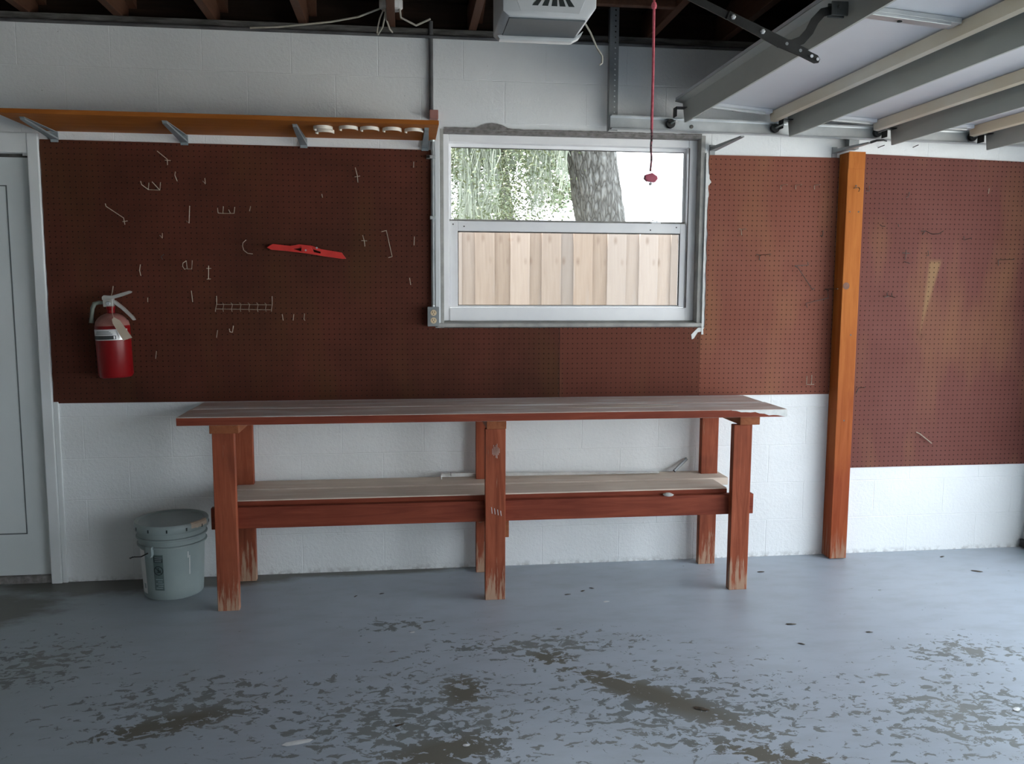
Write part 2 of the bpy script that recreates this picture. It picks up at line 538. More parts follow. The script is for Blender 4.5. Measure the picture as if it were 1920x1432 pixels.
M['tanpaint'] = speckled('tan_paint_splash', (0.52, 0.42, 0.32), (0.62, 0.52, 0.40), 30, 0.6)
M['hookmetal'] = speckled('zinc_hook_wire', (0.34, 0.27, 0.20), (0.48, 0.40, 0.31), 60, 0.45, 0.2)
M['hookdark'] = speckled('darkened_hook_wire', (0.055, 0.05, 0.045), (0.12, 0.11, 0.10), 60, 0.45, 0.5)
M['pvc'] = speckled('ivory_pipe_plastic', (0.74, 0.70, 0.60), (0.80, 0.77, 0.68), 14, 0.4)
M['ivory'] = speckled('ivory_receptacle', (0.72, 0.56, 0.36), (0.80, 0.66, 0.44), 14, 0.4)
M['whitebar'] = speckled('white_enamel_bar', (0.66, 0.66, 0.63), (0.80, 0.80, 0.78), 20, 0.4)
M['leaf'] = speckled('dry_leaf_litter', (0.035, 0.026, 0.018), (0.09, 0.065, 0.04), 60, 0.8)
M['chip'] = speckled('pale_paint_flake', (0.62, 0.64, 0.64), (0.74, 0.75, 0.74), 40, 0.8)
M['fence'] = m_fence()
M['greyblock'] = speckled('bare_grey_block', (0.30, 0.29, 0.27), (0.38, 0.37, 0.35), 5, 0.9)
M['grass'] = speckled('rough_lawn', (0.12, 0.115, 0.085), (0.20, 0.19, 0.15), 9, 0.9)
M['concrete'] = speckled('driveway_concrete', (0.34, 0.335, 0.32), (0.42, 0.415, 0.40), 2, 0.85)
M['stucco'] = speckled('outer_stucco', (0.55, 0.55, 0.52), (0.62, 0.62, 0.60), 6, 0.85)
M['chippedwhite'] = speckled('chipped_white_paint', (0.60, 0.62, 0.60), (0.72, 0.73, 0.71), 40, 0.6)


def m_bark():
    t = NT('oak_bark')
    v = t.coord((11, 11, 3.0))
    vo = t.n('ShaderNodeTexVoronoi')
    vo.feature = 'DISTANCE_TO_EDGE'
    vo.inputs['Scale'].default_value = 1.8
    vo.inputs['Randomness'].default_value = 0.9
    nz = t.n('ShaderNodeTexNoise')
    nz.inputs['Scale'].default_value = 1.6
    t.l(v, nz.inputs['Vector'])
    mixv = t.n('ShaderNodeVectorMath', operation='ADD')
    t.l(v, mixv.inputs[0])
    t.l(nz.outputs['Color'], mixv.inputs[1])
    t.l(mixv.outputs[0], vo.inputs['Vector'])
    col = t.ramp(vo.outputs['Distance'], [(0.0, (0.03, 0.029, 0.026)), (0.09, (0.075, 0.075, 0.07)), (0.4, (0.155, 0.16, 0.155))])
    t.bump(vo.outputs['Distance'], 0.9, 0.05)
    return t.done(col, 0.9)


M['bark'] = m_bark()
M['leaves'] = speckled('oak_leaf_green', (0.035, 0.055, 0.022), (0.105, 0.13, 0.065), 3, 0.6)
M['moss'] = speckled('pale_hanging_moss', (0.19, 0.225, 0.18), (0.30, 0.335, 0.28), 5, 0.9)


def m_glass():
    t = NT('window_pane_glass')
    t.t.nodes.remove(t.b)
    out = t.t.nodes['Material Output']
    tr = t.n('ShaderNodeBsdfTransparent')
    gl = t.n('ShaderNodeBsdfGlossy')
    gl.inputs['Roughness'].default_value = 0.02
    fr = t.n('ShaderNodeFresnel')
    fr.inputs['IOR'].default_value = 1.45
    mx = t.n('ShaderNodeMixShader')
    t.l(fr.outputs[0], mx.inputs[0])
    t.l(tr.outputs[0], mx.inputs[1])
    t.l(gl.outputs[0], mx.inputs[2])
    t.l(mx.outputs[0], out.inputs['Surface'])
    return t.m


M['glass'] = m_glass()


def m_led():
    t = NT('green_indicator_lamp')
    t.b.inputs['Emission Color'].default_value = (0.05, 0.9, 0.5, 1)
    t.b.inputs['Emission Strength'].default_value = 0.6
    return t.done((0.02, 0.4, 0.25), 0.3)


M['led'] = m_led()

# ================================================================== THE SETTING
XF = 3.50           # inner face of the front wall (the one with the vehicle door)
YR = -6.2           # rear wall
XL = -3.2           # left wall
HW = 2.64           # top of the block wall
bm = BM()
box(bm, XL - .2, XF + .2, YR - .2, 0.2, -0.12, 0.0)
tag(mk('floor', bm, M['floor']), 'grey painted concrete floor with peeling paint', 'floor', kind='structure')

WX0, WX1, WZ0, WZ1 = 0.178, 1.522, 1.237, 2.205       # window opening
DX0, DX1, DZ1 = -2.62, -1.712, 2.045                   # door opening
D0 = 0.0012                                            # depth of the block joints
bm = BM()
for x0, x1, z0, z1 in ((XL - .2, DX0, 0, HW), (DX0, DX1, DZ1, HW), (DX1, WX0, 0, HW), (WX0, WX1, 0, WZ0), (WX0, WX1, WZ1, HW), (WX1, XF + .2, 0, HW)):
    box(bm, x0, x1, D0, 0.20, z0, z1)
wall = tag(mk('wall_back', bm, M['wall']), 'white painted concrete block wall behind the workbench', 'wall', kind='structure')


def block(x0, x1, z0, z1):
    b = BM()
    e = 0.003
    A = [b.verts.new(p) for p in ((x0, D0, z0), (x1, D0, z0), (x1, D0, z1), (x0, D0, z1))]
    B = [b.verts.new(p) for p in ((x0 + e, 0, z0 + e), (x1 - e, 0, z0 + e), (x1 - e, 0, z1 - e), (x0 + e, 0, z1 - e))]
    b.faces.new(B)
    for i in range(4):
        b.faces.new((A[i], A[(i + 1) % 4], B[(i + 1) % 4], B[i]))
    mk('block', b, M['wall'], wall)


CH, BL = 0.2032, 0.4064
for k in (0, 1, 2, 3, 4, 10, 11, 12):
    z0, z1 = k * CH, (k + 1) * CH
    off = 0.089 if k % 2 else 0.292
    x = off - 9 * BL
    while x < XF:
        a, b_ = max(x, -1.652), min(x + BL, XF)
        if k >= 11 or (k == 10):
            a = max(x, -2.4)
        if k == 4:
            z1 = 0.94
        segs = [(a, b_)]
        if z1 > WZ0 and z0 < WZ1:
            segs = [s for s in ((a, min(b_, WX0 - .03)), (max(a, WX1 + .03), b_)) if s[1] - s[0] > 0.02]
        for s in segs:
            if s[1] - s[0] > 0.02 and not (k in (3, 4) and s[0] > 2.4) and not (k == 10 and s[1] < -1.6):
                block(s[0], s[1], z0, z1)
        x += BL

bm = BM()
OY0, OY1, OZ = -0.52, -2.95, 2.15                      # the vehicle doorway
box(bm, XF, XF + .2, OY0, 0.0, 0, 4.2)
box(bm, XF, XF + .2, OY1, OY0, OZ, 4.2)
box(bm, XF, XF + .2, -3.35, OY1, 0, 4.2)
box(bm, XF, XF + .2, -6.1, -3.35, OZ, 4.2)
box(bm, XF, XF + .2, YR, -6.1, 0, 4.2)
tag(mk('wall_front', bm, M['wall']), 'block wall around the open vehicle doorway', 'wall', kind='structure')
bm = BM(); box(bm, XL - .2, XL, YR, 0.0, 0, 4.2)
tag(mk('wall_left', bm, M['greyblock']), 'bare grey block end wall beyond the side door', 'wall', kind='structure')
bm = BM(); box(bm, XL - .2, XF + .2, YR - .2, YR, 0, 4.2)
tag(mk('wall_rear', bm, M['wall']), 'white block wall behind the camera', 'wall', kind='structure')

# roof: sloping deck, horizontal joists, sloping rafters, eave blocking
bm = BM()
ridge_y, slope = -3.0, 0.33
def deckz(y):
    return 2.86 + slope * (0.0 - y) if y > ridge_y else 2.86 + slope * (y - 2 * ridge_y)
prism(bm, [(0.75, deckz(.75)), (ridge_y, deckz(ridge_y)), (-6.9, deckz(-6.9)), (-6.9, deckz(-6.9) + .06), (ridge_y, deckz(ridge_y) + .06), (0.75, deckz(.75) + .06)],
      XL - .5, XF + .5, axis='x')
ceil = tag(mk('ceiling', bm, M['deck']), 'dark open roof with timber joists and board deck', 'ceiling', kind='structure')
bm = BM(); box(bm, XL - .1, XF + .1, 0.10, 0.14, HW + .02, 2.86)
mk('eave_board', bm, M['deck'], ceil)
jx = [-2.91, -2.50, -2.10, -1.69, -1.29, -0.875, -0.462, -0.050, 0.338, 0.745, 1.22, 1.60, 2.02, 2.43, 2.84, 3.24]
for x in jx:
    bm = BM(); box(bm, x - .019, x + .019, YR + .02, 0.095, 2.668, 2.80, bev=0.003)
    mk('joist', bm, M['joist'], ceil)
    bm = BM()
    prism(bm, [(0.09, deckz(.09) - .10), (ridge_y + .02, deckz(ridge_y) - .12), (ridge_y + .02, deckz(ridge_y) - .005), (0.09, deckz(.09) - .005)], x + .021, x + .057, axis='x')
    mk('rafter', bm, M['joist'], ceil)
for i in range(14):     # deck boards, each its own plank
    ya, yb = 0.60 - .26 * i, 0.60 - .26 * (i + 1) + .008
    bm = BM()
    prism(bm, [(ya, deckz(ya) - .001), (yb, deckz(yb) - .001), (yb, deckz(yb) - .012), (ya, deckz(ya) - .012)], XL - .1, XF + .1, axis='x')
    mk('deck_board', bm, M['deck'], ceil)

# bare timber block between two joists, right of the opener
bm = BM(); box(bm, 0.766, 1.199, -0.475, -0.437, 2.668, 2.80, bev=.003)
mk('blocking_board', bm, M['joist'], ceil)

# plate along the wall head
bm = BM(); box(bm, XL, XF, -0.012, 0.15, HW - .012, HW + .028, bev=.003)
tag(mk('trim_1', bm, M['plate']), 'grubby grey plate along the top of the block wall', 'trim', kind='structure')

# corner board beside the door and casing
bm = BM(); box(bm, -1.712, -1.664, -0.020, 0.0, 0.0, 2.135, bev=.004)
tag(mk('trim_2', bm, M['white']), 'white upright casing of the side door', 'trim', kind='structure')
bm = BM(); box(bm, -2.70, -1.7125, -0.016, 0.0, 2.045, 2.135, bev=.004)
tag(mk('trim_3', bm, M['white']), 'white head casing over the side door', 'trim', kind='structure')
bm = BM(); box(bm, -1.6635, -1.640, -0.012, 0.0, 0.0, 0.888, bev=.004)
tag(mk('trim_4', bm, M['white']), 'white corner bead at the foot of the wall by the door', 'trim', kind='structure')
bm = BM(); box(bm, 0.152, 0.176, -0.014, 0.0, 1.262, 2.20, bev=.003)
tag(mk('trim_5', bm, M['white']), 'narrow white strip between conduit and window', 'trim', kind='structure')
# torn caulk line at the window's other side
bm = BM()
zs = [1.20 + i * .018 for i in range(52)]
pts = [(1.524, z) for z in zs] + [(1.534 + .007 * noise.noise(Vector((z * 23, 1, 0))) + (0.02 if (1.90 < z < 2.02) else 0) * abs(noise.noise(Vector((z * 60, 4, 0)))) * 1.6, z) for z in reversed(zs)]
prism(bm, pts, -0.0105, -0.0005, axis='y')
tag(mk('trim_6', bm, M['chippedwhite']), 'ragged white caulk line beside the window', 'trim', kind='structure')

# ---- door
dr = thing('door_1', (-2.16, 0.05, 0), 'white side door with one large grooved panel', 'door', kind='structure')
bxo('door_slab', (DX0 + .005, -1.715, 0.022, 0.062, 0.035, 2.028), M['door'], dr, bev=.003)
for n, lim in (('panel_groove', (-1.8305, -1.8250, 0.0205, 0.0222, .240, 1.90)), ('panel_groove', (-2.52, -1.8305, 0.0205, 0.0222, .240, .246)), ('panel_groove', (-2.52, -1.8305, 0.0205, 0.0222, 1.895, 1.90))):
    bxo(n, lim, M['groove'], dr)
bxo('weatherstrip', (DX0, -1.712, 0.030, 0.045, 2.028, 2.044), M['gasket'], dr)
bxo('threshold', (DX0, -1.712, 0.0, 0.12, 0.0, 0.034), M['mortar'], dr)
bm = BM()
lathe(bm, [(0.026, -0.03), (0.029, -.018), (.024, -.006), (.012, 0), (.012, .022)], 20, -2.53, 0.96, axis='y')
mk('door_knob', bm, M['galv'], dr, smooth=True)

# ---- window
wd = thing('window_1', (0.85, 0.08, WZ0), 'white framed sliding sash window with two panes', 'window', kind='structure')
bxo('reveal_lining', (1.4995, 1.5215, 0.0, 0.195, WZ0, WZ1), M['reveal'], wd, bev=.002)
bxo('reveal_lining', (.1785, .1955, 0.0, 0.195, WZ0, WZ1), M['reveal'], wd, bev=.002)
bxo('reveal_lining', (.1955, 1.4995, 0.0, 0.195, 2.190, WZ1), M['mortar'], wd, bev=.002)
bm = BM()
prism(bm, [(-.012, WZ0 + .004), (-.012, WZ0 + .022), (.06, WZ0 + .031), (.195, WZ0 + .031), (.195, WZ0 + .002), (-.0, WZ0 + .002)], 0.160, 1.5240, axis='x', bev=.002)
mk('window_sill', bm, M['reveal'], wd)
# outer frame
for n, lim in (('frame_stile', (.196, .226, .055, .14, 1.269, 2.190)), ('frame_stile', (1.454, 1.499, .055, .14, 1.269, 2.190)),
               ('frame_head', (.226, 1.454, .055, .14, 2.153, 2.190)), ('frame_foot', (.226, 1.454, .050, .14, 1.269, 1.336))):
    bxo(n, lim, M['alu'], wd, bev=.003)
bxo('glazing_bead', (.2265, 1.4535, .098, .112, 2.135, 2.1525), M['alu'], wd, bev=.002)
bxo('glazing_bead', (.2265, .2385, .098, .112, 1.772, 2.135), M['alu'], wd, bev=.002)
bxo('glazing_bead', (1.4415, 1.4535, .098, .112, 1.772, 2.135), M['alu'], wd, bev=.002)
bxo('gasket_line', (.2385, 1.4415, .100, .104, 2.131, 2.135), M['gasket'], wd)
bxo('gasket_line', (1.4535, 1.4590, .0535, .0552, 1.337, 2.150), M['gasket'], wd)
bxo('meeting_rail', (.2265, 1.4535, .096, .120, 1.766, 1.780), M['reveal'], wd, bev=.002)
bxo('pane', (.2385, 1.4415, .104, .107, 1.776, 2.136), M['glass'], wd)
# lower sash
for n, lim in (('sash_stile', (.2275, .268, .064, .094, 1.338, 1.768)), ('sash_stile', (1.421, 1.4525, .064, .094, 1.338, 1.768)),
               ('sash_rail', (.268, 1.421, .064, .094, 1.719, 1.768)), ('sash_rail', (.268, 1.421, .064, .094, 1.338, 1.347))):
    bxo(n, lim, M['alu'], wd, bev=.003)
for lim in ((.268, 1.421, .068, .072, 1.713, 1.719), (.268, .272, .068, .072, 1.347, 1.713), (1.416, 1.421, .068, .072, 1.347, 1.713), (.268, 1.421, .068, .072, 1.347, 1.350)):
    bxo('gasket_line', lim, M['gasket'], wd)
bxo('pane', (.270, 1.419, .078, .081, 1.346, 1.720), M['glass'], wd)
lk = bxo('sash_lock', (1.268, 1.318, .068, .094, 1.768, 1.776), M['alu'], wd, bev=.002)
bm = BM(); tube(bm, [(1.30, .078, 1.776), (1.30, .076, 1.783), (1.272, .068, 1.784)], .004, 8)
mk('lock_lever', bm, M['alu'], lk, smooth=True)
for x, z in ((.30, 1.742), (.245, 1.752), (1.262, 1.735), (1.40, 1.75)):
    bm = BM(); lathe(bm, [(.0035, .0625), (.0035, .0642)], 10, x, z, axis='y')
    mk('sash_screw', bm, M['gasket'], wd)
# rough grey mortar bared over the window head
bm = BM()
top = [(0.20 + i * .026, 2.208 + .004 * noise.noise(Vector((i * 1.7, 0, 3))) + (.030 * math.sin(PI * max(0, min(1, (i - 5.5) / 7.0))) if 5.5 < i < 12.5 else .004)) for i in range(51)]
prism(bm, [(0.20, 2.2051)] + top + [(1.50, 2.2051)], -0.004, 0.0, axis='y')
mk('bared_mortar', bm, M['mortar'], wall)
bm = BM()
prism(bm, [(1.47, 1.20), (1.505, 1.235), (1.54, 1.236), (1.525, 1.215), (1.505, 1.212), (1.485, 1.18), (1.474, 1.175)], -0.0085, -0.0001, axis='y')
mk('plaster_smear', bm, M['chippedwhite'], wall)

# ================================================================== OUTSIDE
bm = BM(); box(bm, -30, 30, 0.2, 40, -0.25, -0.12)
tag(mk('lawn', bm, M['grass']), 'lawn outside the window behind the fence', 'ground', kind='structure')
bm = BM(); box(bm, XF + .2, 24, -24, 0.2, -0.25, -0.03)
tag(mk('driveway', bm, M['concrete']), 'concrete driveway outside the vehicle doorway', 'ground', kind='structure')

fn = thing('board_fence', (0.9, 1.80, -0.12), 'weathered timber privacy fence outside the window with overlapping boards', 'fence')
def plank_mesh(h, w):
    b = BM(); c = .014
    prism(b, [(-w / 2, 0), (w / 2, 0), (w / 2, h - c), (w / 2 - c, h), (-w / 2 + c, h), (-w / 2, h - c)], -.006, .006, axis='y', bev=.0015)
    me = bpy.data.meshes.new('plank'); b.to_mesh(me); b.free(); me.materials.append(M['fence']); return me
pm = [plank_mesh(1.955, .139), plank_mesh(1.950, .1395), plank_mesh(1.960, .138)]
for k in range(-12, 18):
    for row in (0, 1):
        o = bpy.data.objects.new('plank', pm[(k * 2 + row) % 3]); COL.objects.link(o); o.parent = fn
        o.location = (0.5745 + .2354 * k + (.1177 if row else 0) - 0.9 + random.uniform(-.006, .006), (-.0062 if row == 0 else .0062), random.uniform(-.006, .006))
        o.rotation_euler = (0, random.uniform(-.004, .004), PI if random.random() < .5 else 0)
for z in (.35, 1.05, 1.70):
    bxo('rail', (-2.3, 4.9, 1.822, 1.862, z - .12, z - .03), M['fence'], fn)


def oak():
    t = thing('oak_tree', (2.45, 6.3, -0.12), 'big pale barked oak draped in hanging moss beyond the fence', 'tree')
    b = BM()
    rows, n = 60, 72
    rings = []
    for i in range(rows):
        z = -0.2 + i * 6.2 / (rows - 1)
        cx = 2.45 - (z - 2.2) * .165
        ring = []
        r_b = .30 + .018 * math.exp(-z) + .20 * math.exp(-max(z, 0) * 2.5)
        for k in range(n):
            a = 2 * PI * k / n
            r = r_b * (1 + .05 * noise.noise(Vector((math.cos(a) * 1.4, math.sin(a) * 1.4, z * .8))))
            r += .022 * (1 - abs(noise.noise(Vector((math.cos(a) * 5.5, math.sin(a) * 5.5, z * 1.6)))) * 2.4)
            ring.append(b.verts.new((cx + r * math.cos(a), 6.3 + r * math.sin(a), z)))
        rings.append(ring)
    for A, B in zip(rings, rings[1:]):
        for k in range(n):
            b.faces.new((A[k], A[(k + 1) % n], B[(k + 1) % n], B[k]))
    mk('trunk', b, M['bark'], t, smooth=True)
    limbs = [[(2.1, 6.3, 3.8), (1.2, 6.6, 4.1), (.2, 6.9, 3.9), (-1.0, 7.2, 4.0)], [(2.2, 6.2, 3.4), (1.6, 5.6, 3.8), (.9, 5.3, 4.0), (-.2, 5.4, 4.2)],
             [(1.9, 6.4, 4.6), (3.0, 6.6, 5.2), (4.4, 6.4, 5.4)], [(2.1, 6.5, 3.6), (1.4, 7.4, 3.3), (.6, 8.2, 3.1)]]
    for L in limbs:
        b = BM(); tube(b, L, .12, 10, taper=[1.0, .75, .5, .3][:len(L)])
        mk('limb', b, M['bark'], t, smooth=True)
    # leaves: small bent blades in clusters
    vs, fs = [], []
    rnd = random.Random(11)
    def leaf(p, s):
        d = Vector((rnd.gauss(0, 1), rnd.gauss(0, 1), rnd.gauss(0, .7))).normalized()
        q = d.orthogonal().normalized()
        q = (Matrix.Rotation(rnd.uniform(0, 6.28), 3, d) @ q)
        i = len(vs)
        vs.extend([p - d * s, p + q * s * .42, p + d * s, p - q * s * .42])
        fs.append((i, i + 1, i + 2, i + 3))
    cl = []
    for _ in range(1250):
        x = rnd.uniform(-1.6, 2.4); z = rnd.uniform(1.9, 4.6); y = rnd.uniform(5.0, 8.5)
        if z < 2.75 and rnd.random() < .5:
            continue
        if .180 < x / (y + 4.26) < .30 and y < 6.7:     # keep the air in front of the trunk clear
            continue
        cl.append((Vector((x, y, z)), rnd.uniform(.14, .34)))
    for _ in range(26):
        cl.append((Vector((rnd.uniform(-1.4, 1.0), rnd.uniform(6, 8.5), rnd.uniform(1.5, 2.5))), rnd.uniform(.12, .28)))
    for _ in range(14):
        cl.append((Vector((rnd.uniform(2.6, 4.6), rnd.uniform(6, 8), rnd.uniform(3.12, 4.6))), rnd.uniform(.10, .2)))
    for c, r in cl:
        for _ in range(int(62 * (r / .25) ** 2)):
            leaf(c + Vector((rnd.gauss(0, r * .55), rnd.gauss(0, r * .55), rnd.gauss(0, r * .5))), rnd.uniform(.016, .034))
    me = bpy.data.meshes.new('leaves'); me.from_pydata([tuple(v - Vector((2.45, 6.3, -.12))) for v in vs], [], fs); me.materials.append(M['leaves'])
    o = bpy.data.objects.new('leaves', me); COL.objects.link(o); o.parent = t; o['kind'] = 'stuff'
    # hanging moss: bundles of long thin ragged strips
    vs, fs = [], []
    for bx, by, zt, zb, wdt, cnt in ((.78, 6.0, 3.6, 1.9, .15, 150), (1.02, 5.9, 3.4, 2.15, .09, 70), (1.62, 6.1, 3.5, 2.25, .12, 110), (1.84, 5.8, 3.4, 2.5, .07, 50), (.30, 6.2, 3.5, 2.0, .2, 120), (-.5, 6.5, 3.6, 2.2, .3, 120), (1.35, 6.6, 3.6, 2.75, .10, 60)):
        for _ in range(cnt):
            x = bx + rnd.gauss(0, wdt * .5); y = by + rnd.gauss(0, .12); z = zt + rnd.uniform(-.3, .3); bot = zb + abs(rnd.gauss(0, .28))
            w = rnd.uniform(.004, .010)
            st = max(4, int((z - bot) / .11)); pr = None
            for s in range(st + 1):
                f = s / st
                p = Vector((x + .05 * noise.noise(Vector((x * 9, f * 4, y * 7))) * (1 + f), y, z + (bot - z) * f))
                ww = w * (1 - .7 * f) * rnd.uniform(.6, 1.3)
                i = len(vs); vs.extend([p + Vector((-ww, ww * .5, 0)), p + Vector((ww, -ww * .5, 0))])
                if pr is not None:
                    fs.append((pr, pr + 1, i + 1, i))
                pr = i
    me = bpy.data.meshes.new('hanging_moss'); me.from_pydata([tuple(v - Vector((2.45, 6.3, -.12))) for v in vs], [], fs); me.materials.append(M['moss'])
    o = bpy.data.objects.new('hanging_moss', me); COL.objects.link(o); o.parent = t; o['kind'] = 'stuff'


oak()


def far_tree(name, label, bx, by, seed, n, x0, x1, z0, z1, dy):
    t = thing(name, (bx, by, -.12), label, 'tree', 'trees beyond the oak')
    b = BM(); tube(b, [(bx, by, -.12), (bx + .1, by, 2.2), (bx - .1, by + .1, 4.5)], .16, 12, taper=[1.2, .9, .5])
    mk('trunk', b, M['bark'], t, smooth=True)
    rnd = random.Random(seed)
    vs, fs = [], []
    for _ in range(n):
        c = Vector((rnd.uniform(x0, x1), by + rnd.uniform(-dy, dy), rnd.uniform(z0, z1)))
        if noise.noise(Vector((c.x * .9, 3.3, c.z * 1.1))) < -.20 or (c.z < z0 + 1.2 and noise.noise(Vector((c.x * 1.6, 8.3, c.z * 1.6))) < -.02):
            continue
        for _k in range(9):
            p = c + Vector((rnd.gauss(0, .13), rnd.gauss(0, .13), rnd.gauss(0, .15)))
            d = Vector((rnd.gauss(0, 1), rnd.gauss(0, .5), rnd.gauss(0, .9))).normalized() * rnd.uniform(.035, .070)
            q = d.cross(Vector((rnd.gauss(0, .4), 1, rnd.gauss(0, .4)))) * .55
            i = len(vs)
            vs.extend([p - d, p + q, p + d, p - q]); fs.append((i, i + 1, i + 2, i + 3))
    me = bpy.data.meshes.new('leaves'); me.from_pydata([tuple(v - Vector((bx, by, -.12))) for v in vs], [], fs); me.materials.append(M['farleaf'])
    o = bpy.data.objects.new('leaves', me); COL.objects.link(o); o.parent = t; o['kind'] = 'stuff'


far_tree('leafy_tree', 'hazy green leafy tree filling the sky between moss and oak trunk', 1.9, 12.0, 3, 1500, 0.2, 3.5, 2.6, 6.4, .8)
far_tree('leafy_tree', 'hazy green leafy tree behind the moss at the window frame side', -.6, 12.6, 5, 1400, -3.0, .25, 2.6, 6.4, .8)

# ================================================================== PEGBOARD PANELS, POST
PB = -0.0065
def pegboard(name_label, poly, mat, z0):
    b = BM()
    prism(b, poly, PB, -0.0004, axis='y')
    return tag(mk('pegboard', b, mat), name_label, 'pegboard')

def ragged(x, z0, z1, n, amp, seed):
    return [(x + amp * noise.noise(Vector((seed, i * 1.9, 0))), z0 + (z1 - z0) * i / n) for i in range(n + 1)]
pegboard('large dark brown pegboard panel carrying the red fire extinguisher', ragged(-1.660, 2.108, .881, 26, .006, 2.2) + [(.779, .881), (.779, 1.2365), (.1515, 1.2365), (.1515, 2.101)], M['peg_dark'], 0)
pegboard('brown pegboard strip directly beneath the window', [(.7810, .881), (1.5180, .881), (1.5180, 1.2365), (.7810, 1.2365)], M['peg_mid'], 0)
pegboard('narrow reddish pegboard panel between window and timber post', [(1.5195, .881), (2.2390, .881), (2.2390, 2.111)] + ragged(1.542, 2.110, 1.238, 22, .006, 5.5) + [(1.5195, 1.236)], M['peg_right'], 0)
pegboard('wide reddish pegboard panel beyond the timber post with pale streak', [(2.3365, .478), (3.485, .478), (3.485, 2.108), (2.3365, 2.135)], M['peg_wide'], 0)

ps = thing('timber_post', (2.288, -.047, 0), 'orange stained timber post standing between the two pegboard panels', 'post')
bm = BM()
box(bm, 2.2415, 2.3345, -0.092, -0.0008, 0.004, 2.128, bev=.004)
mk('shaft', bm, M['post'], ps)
bm = BM(); box(bm, 2.2440, 2.3330, -0.0945, -0.0921, 2.045, 2.130, bev=.001)
mk('top_block', bm, M['post'], ps)
bm = BM(); lathe(bm, [(.018, -.0935), (.014, -.0922)], 18, 2.262, 1.453, axis='y')
mk('knot', bm, M['knot'], ps)
for x, z in ((2.29, 1.96), (2.262, 1.83), (2.31, 1.83), (2.30, 1.2), (2.285, .75)):
    bm = BM(); lathe(bm, [(.004, -.0935), (.004, -.092)], 8, x, z, axis='y'); mk('nail_head', bm, M['hookdark'], ps)

# ================================================================== WORKBENCH
M['rub'] = speckled('rubbed_timber', (0.40, 0.24, 0.19), (0.48, 0.34, 0.29), 30, 0.7)
wb = thing('workbench', (0.40, -0.25, 0), 'long red-brown timber workbench with plank shelf standing against the wall', 'workbench')
for y0, y1 in ((-0.513, -0.267), (-0.258, -0.0085)):
    bm = BM(); box(bm, -0.975 + (0 if y0 < -.4 else .004), 1.769 - (0 if y0 < -.4 else .006), y0, y1, .8425, .8800, bev=.004)
    o = mk('top_plank', bm, M['top'], wb)
bm = BM(); box(bm, -0.974, 1.768, -.5155, -.5128, .8440, .8770, bev=.001)
mk('front_edge', bm, M['bench_h'], wb)
bm = BM()   # chipped white paint left on the corner
zz = [(1.50 + i * .0225, .846 + .030 * (1 - (i / 12.0)) + .010 * noise.noise(Vector((i * 2.3, 0, 0)))) for i in range(13)]
prism(bm, zz + [(1.7695, .8775), (1.50, .8775)], -.5175, -.5156, axis='y')
tag(mk('paint_patch', bm, M['chippedwhite'], wb), 'chipped white paint at the end of the top')
bm = BM()   # spilt white stain on the top
pts = [(1.02 + .26 * math.cos(a) * (1 + .35 * noise.noise(Vector((math.cos(a) * 3, math.sin(a) * 3, 1)))), -.36 + .035 * math.sin(a) * (1 + .9 * noise.noise(Vector((math.cos(a) * 4, math.sin(a) * 4, 7))))) for a in [2 * PI * i / 44 for i in range(44)]]
prism(bm, pts, .8800, .8806, axis='z')
tag(mk('paint_spill', bm, M['shelfwood'], wb), 'pale dried spill on the top')
legs = [(-.838, -.745), (.357, .450), (1.530, 1.620)]
for i, (x0, x1) in enumerate(legs):
    bm = BM(); box(bm, x0, x1, -.476, -.436, 0.0, .8015, bev=.003); mk('front_leg', bm, M['bench'], wb)
rl = [(-.826, -.735), (.347, .437), (1.515, 1.604)]
for x0, x1 in rl:
    bm = BM(); box(bm, x0, x1, -.088, -.048, 0.0, .8015, bev=.003); mk('rear_leg', bm, M['bench'], wb)
for x0, x1 in ((-.846, -.722), (.362, .452), (1.555, 1.652)):
    bm = BM(); box(bm, x0, x1, -.485, -.030, .8020, .8420, bev=.003); mk('top_bearer', bm, M['bench_y'], wb)
bm = BM(); box(bm, -.862, 1.655, -.4355, -.3985, .362, .459, bev=.003); mk('front_stretcher', bm, M['bench_h'], wb)
for x0, x1 in ((-.74, -.702), (.4515, .476), (1.49, 1.528)):
    bm = BM(); box(bm, x0, x1, -.397, -.050, .272 if .4 < x0 < .5 else .352, .361 if .4 < x0 < .5 else .4440, bev=.003); mk('shelf_bearer', bm, M['bench_y'], wb)
bm = BM(); box(bm, -.83, 1.535, -.397, -.214, .4445, .4835, bev=.003); mk('shelf_plank', bm, M['shelfwood'], wb)
bm = BM(); box(bm, -.81, 1.625, -.184, -.012, .4445, .4830, bev=.003)
mk('shelf_plank', bm, M['shelfwood'], wb)
bm = BM(); box(bm, -.83, 1.535, -.3990, -.3972, .446, .478, bev=.0008); mk('shelf_front_edge', bm, M['bench_h'], wb)
for i in range(7):   # pale vertical rubs on the middle leg
    q = (i - 3) * .0052
    hh = .028 * math.sqrt(max(0.05, 1 - (i - 3) ** 2 / 11.0))
    bm = BM(); tube(bm, [(.405 + q, -.4764, .700 + hh * (1.0 + .3 * math.sin(i * 2.1))), (.4055 + q, -.4764, .700 - hh * (1.0 + .3 * math.cos(i * 1.7)))], .0017, 5)
    mk('rub_mark', bm, M['rub'], wb)
bm = BM(); lathe(bm, [(.013, -.0895), (.010, -.0885)], 16, .368, .27, axis='y'); mk('knot', bm, M['knot'], wb)
for i in range(4):
    bm = BM(); tube(bm, [(.385 + .014 * i, -.4768, .44 - .006 * i), (.388 + .014 * i, -.4768, .41 - .004 * i)], .0013, 5)
    mk('scratch', bm, M['chippedwhite'], wb)

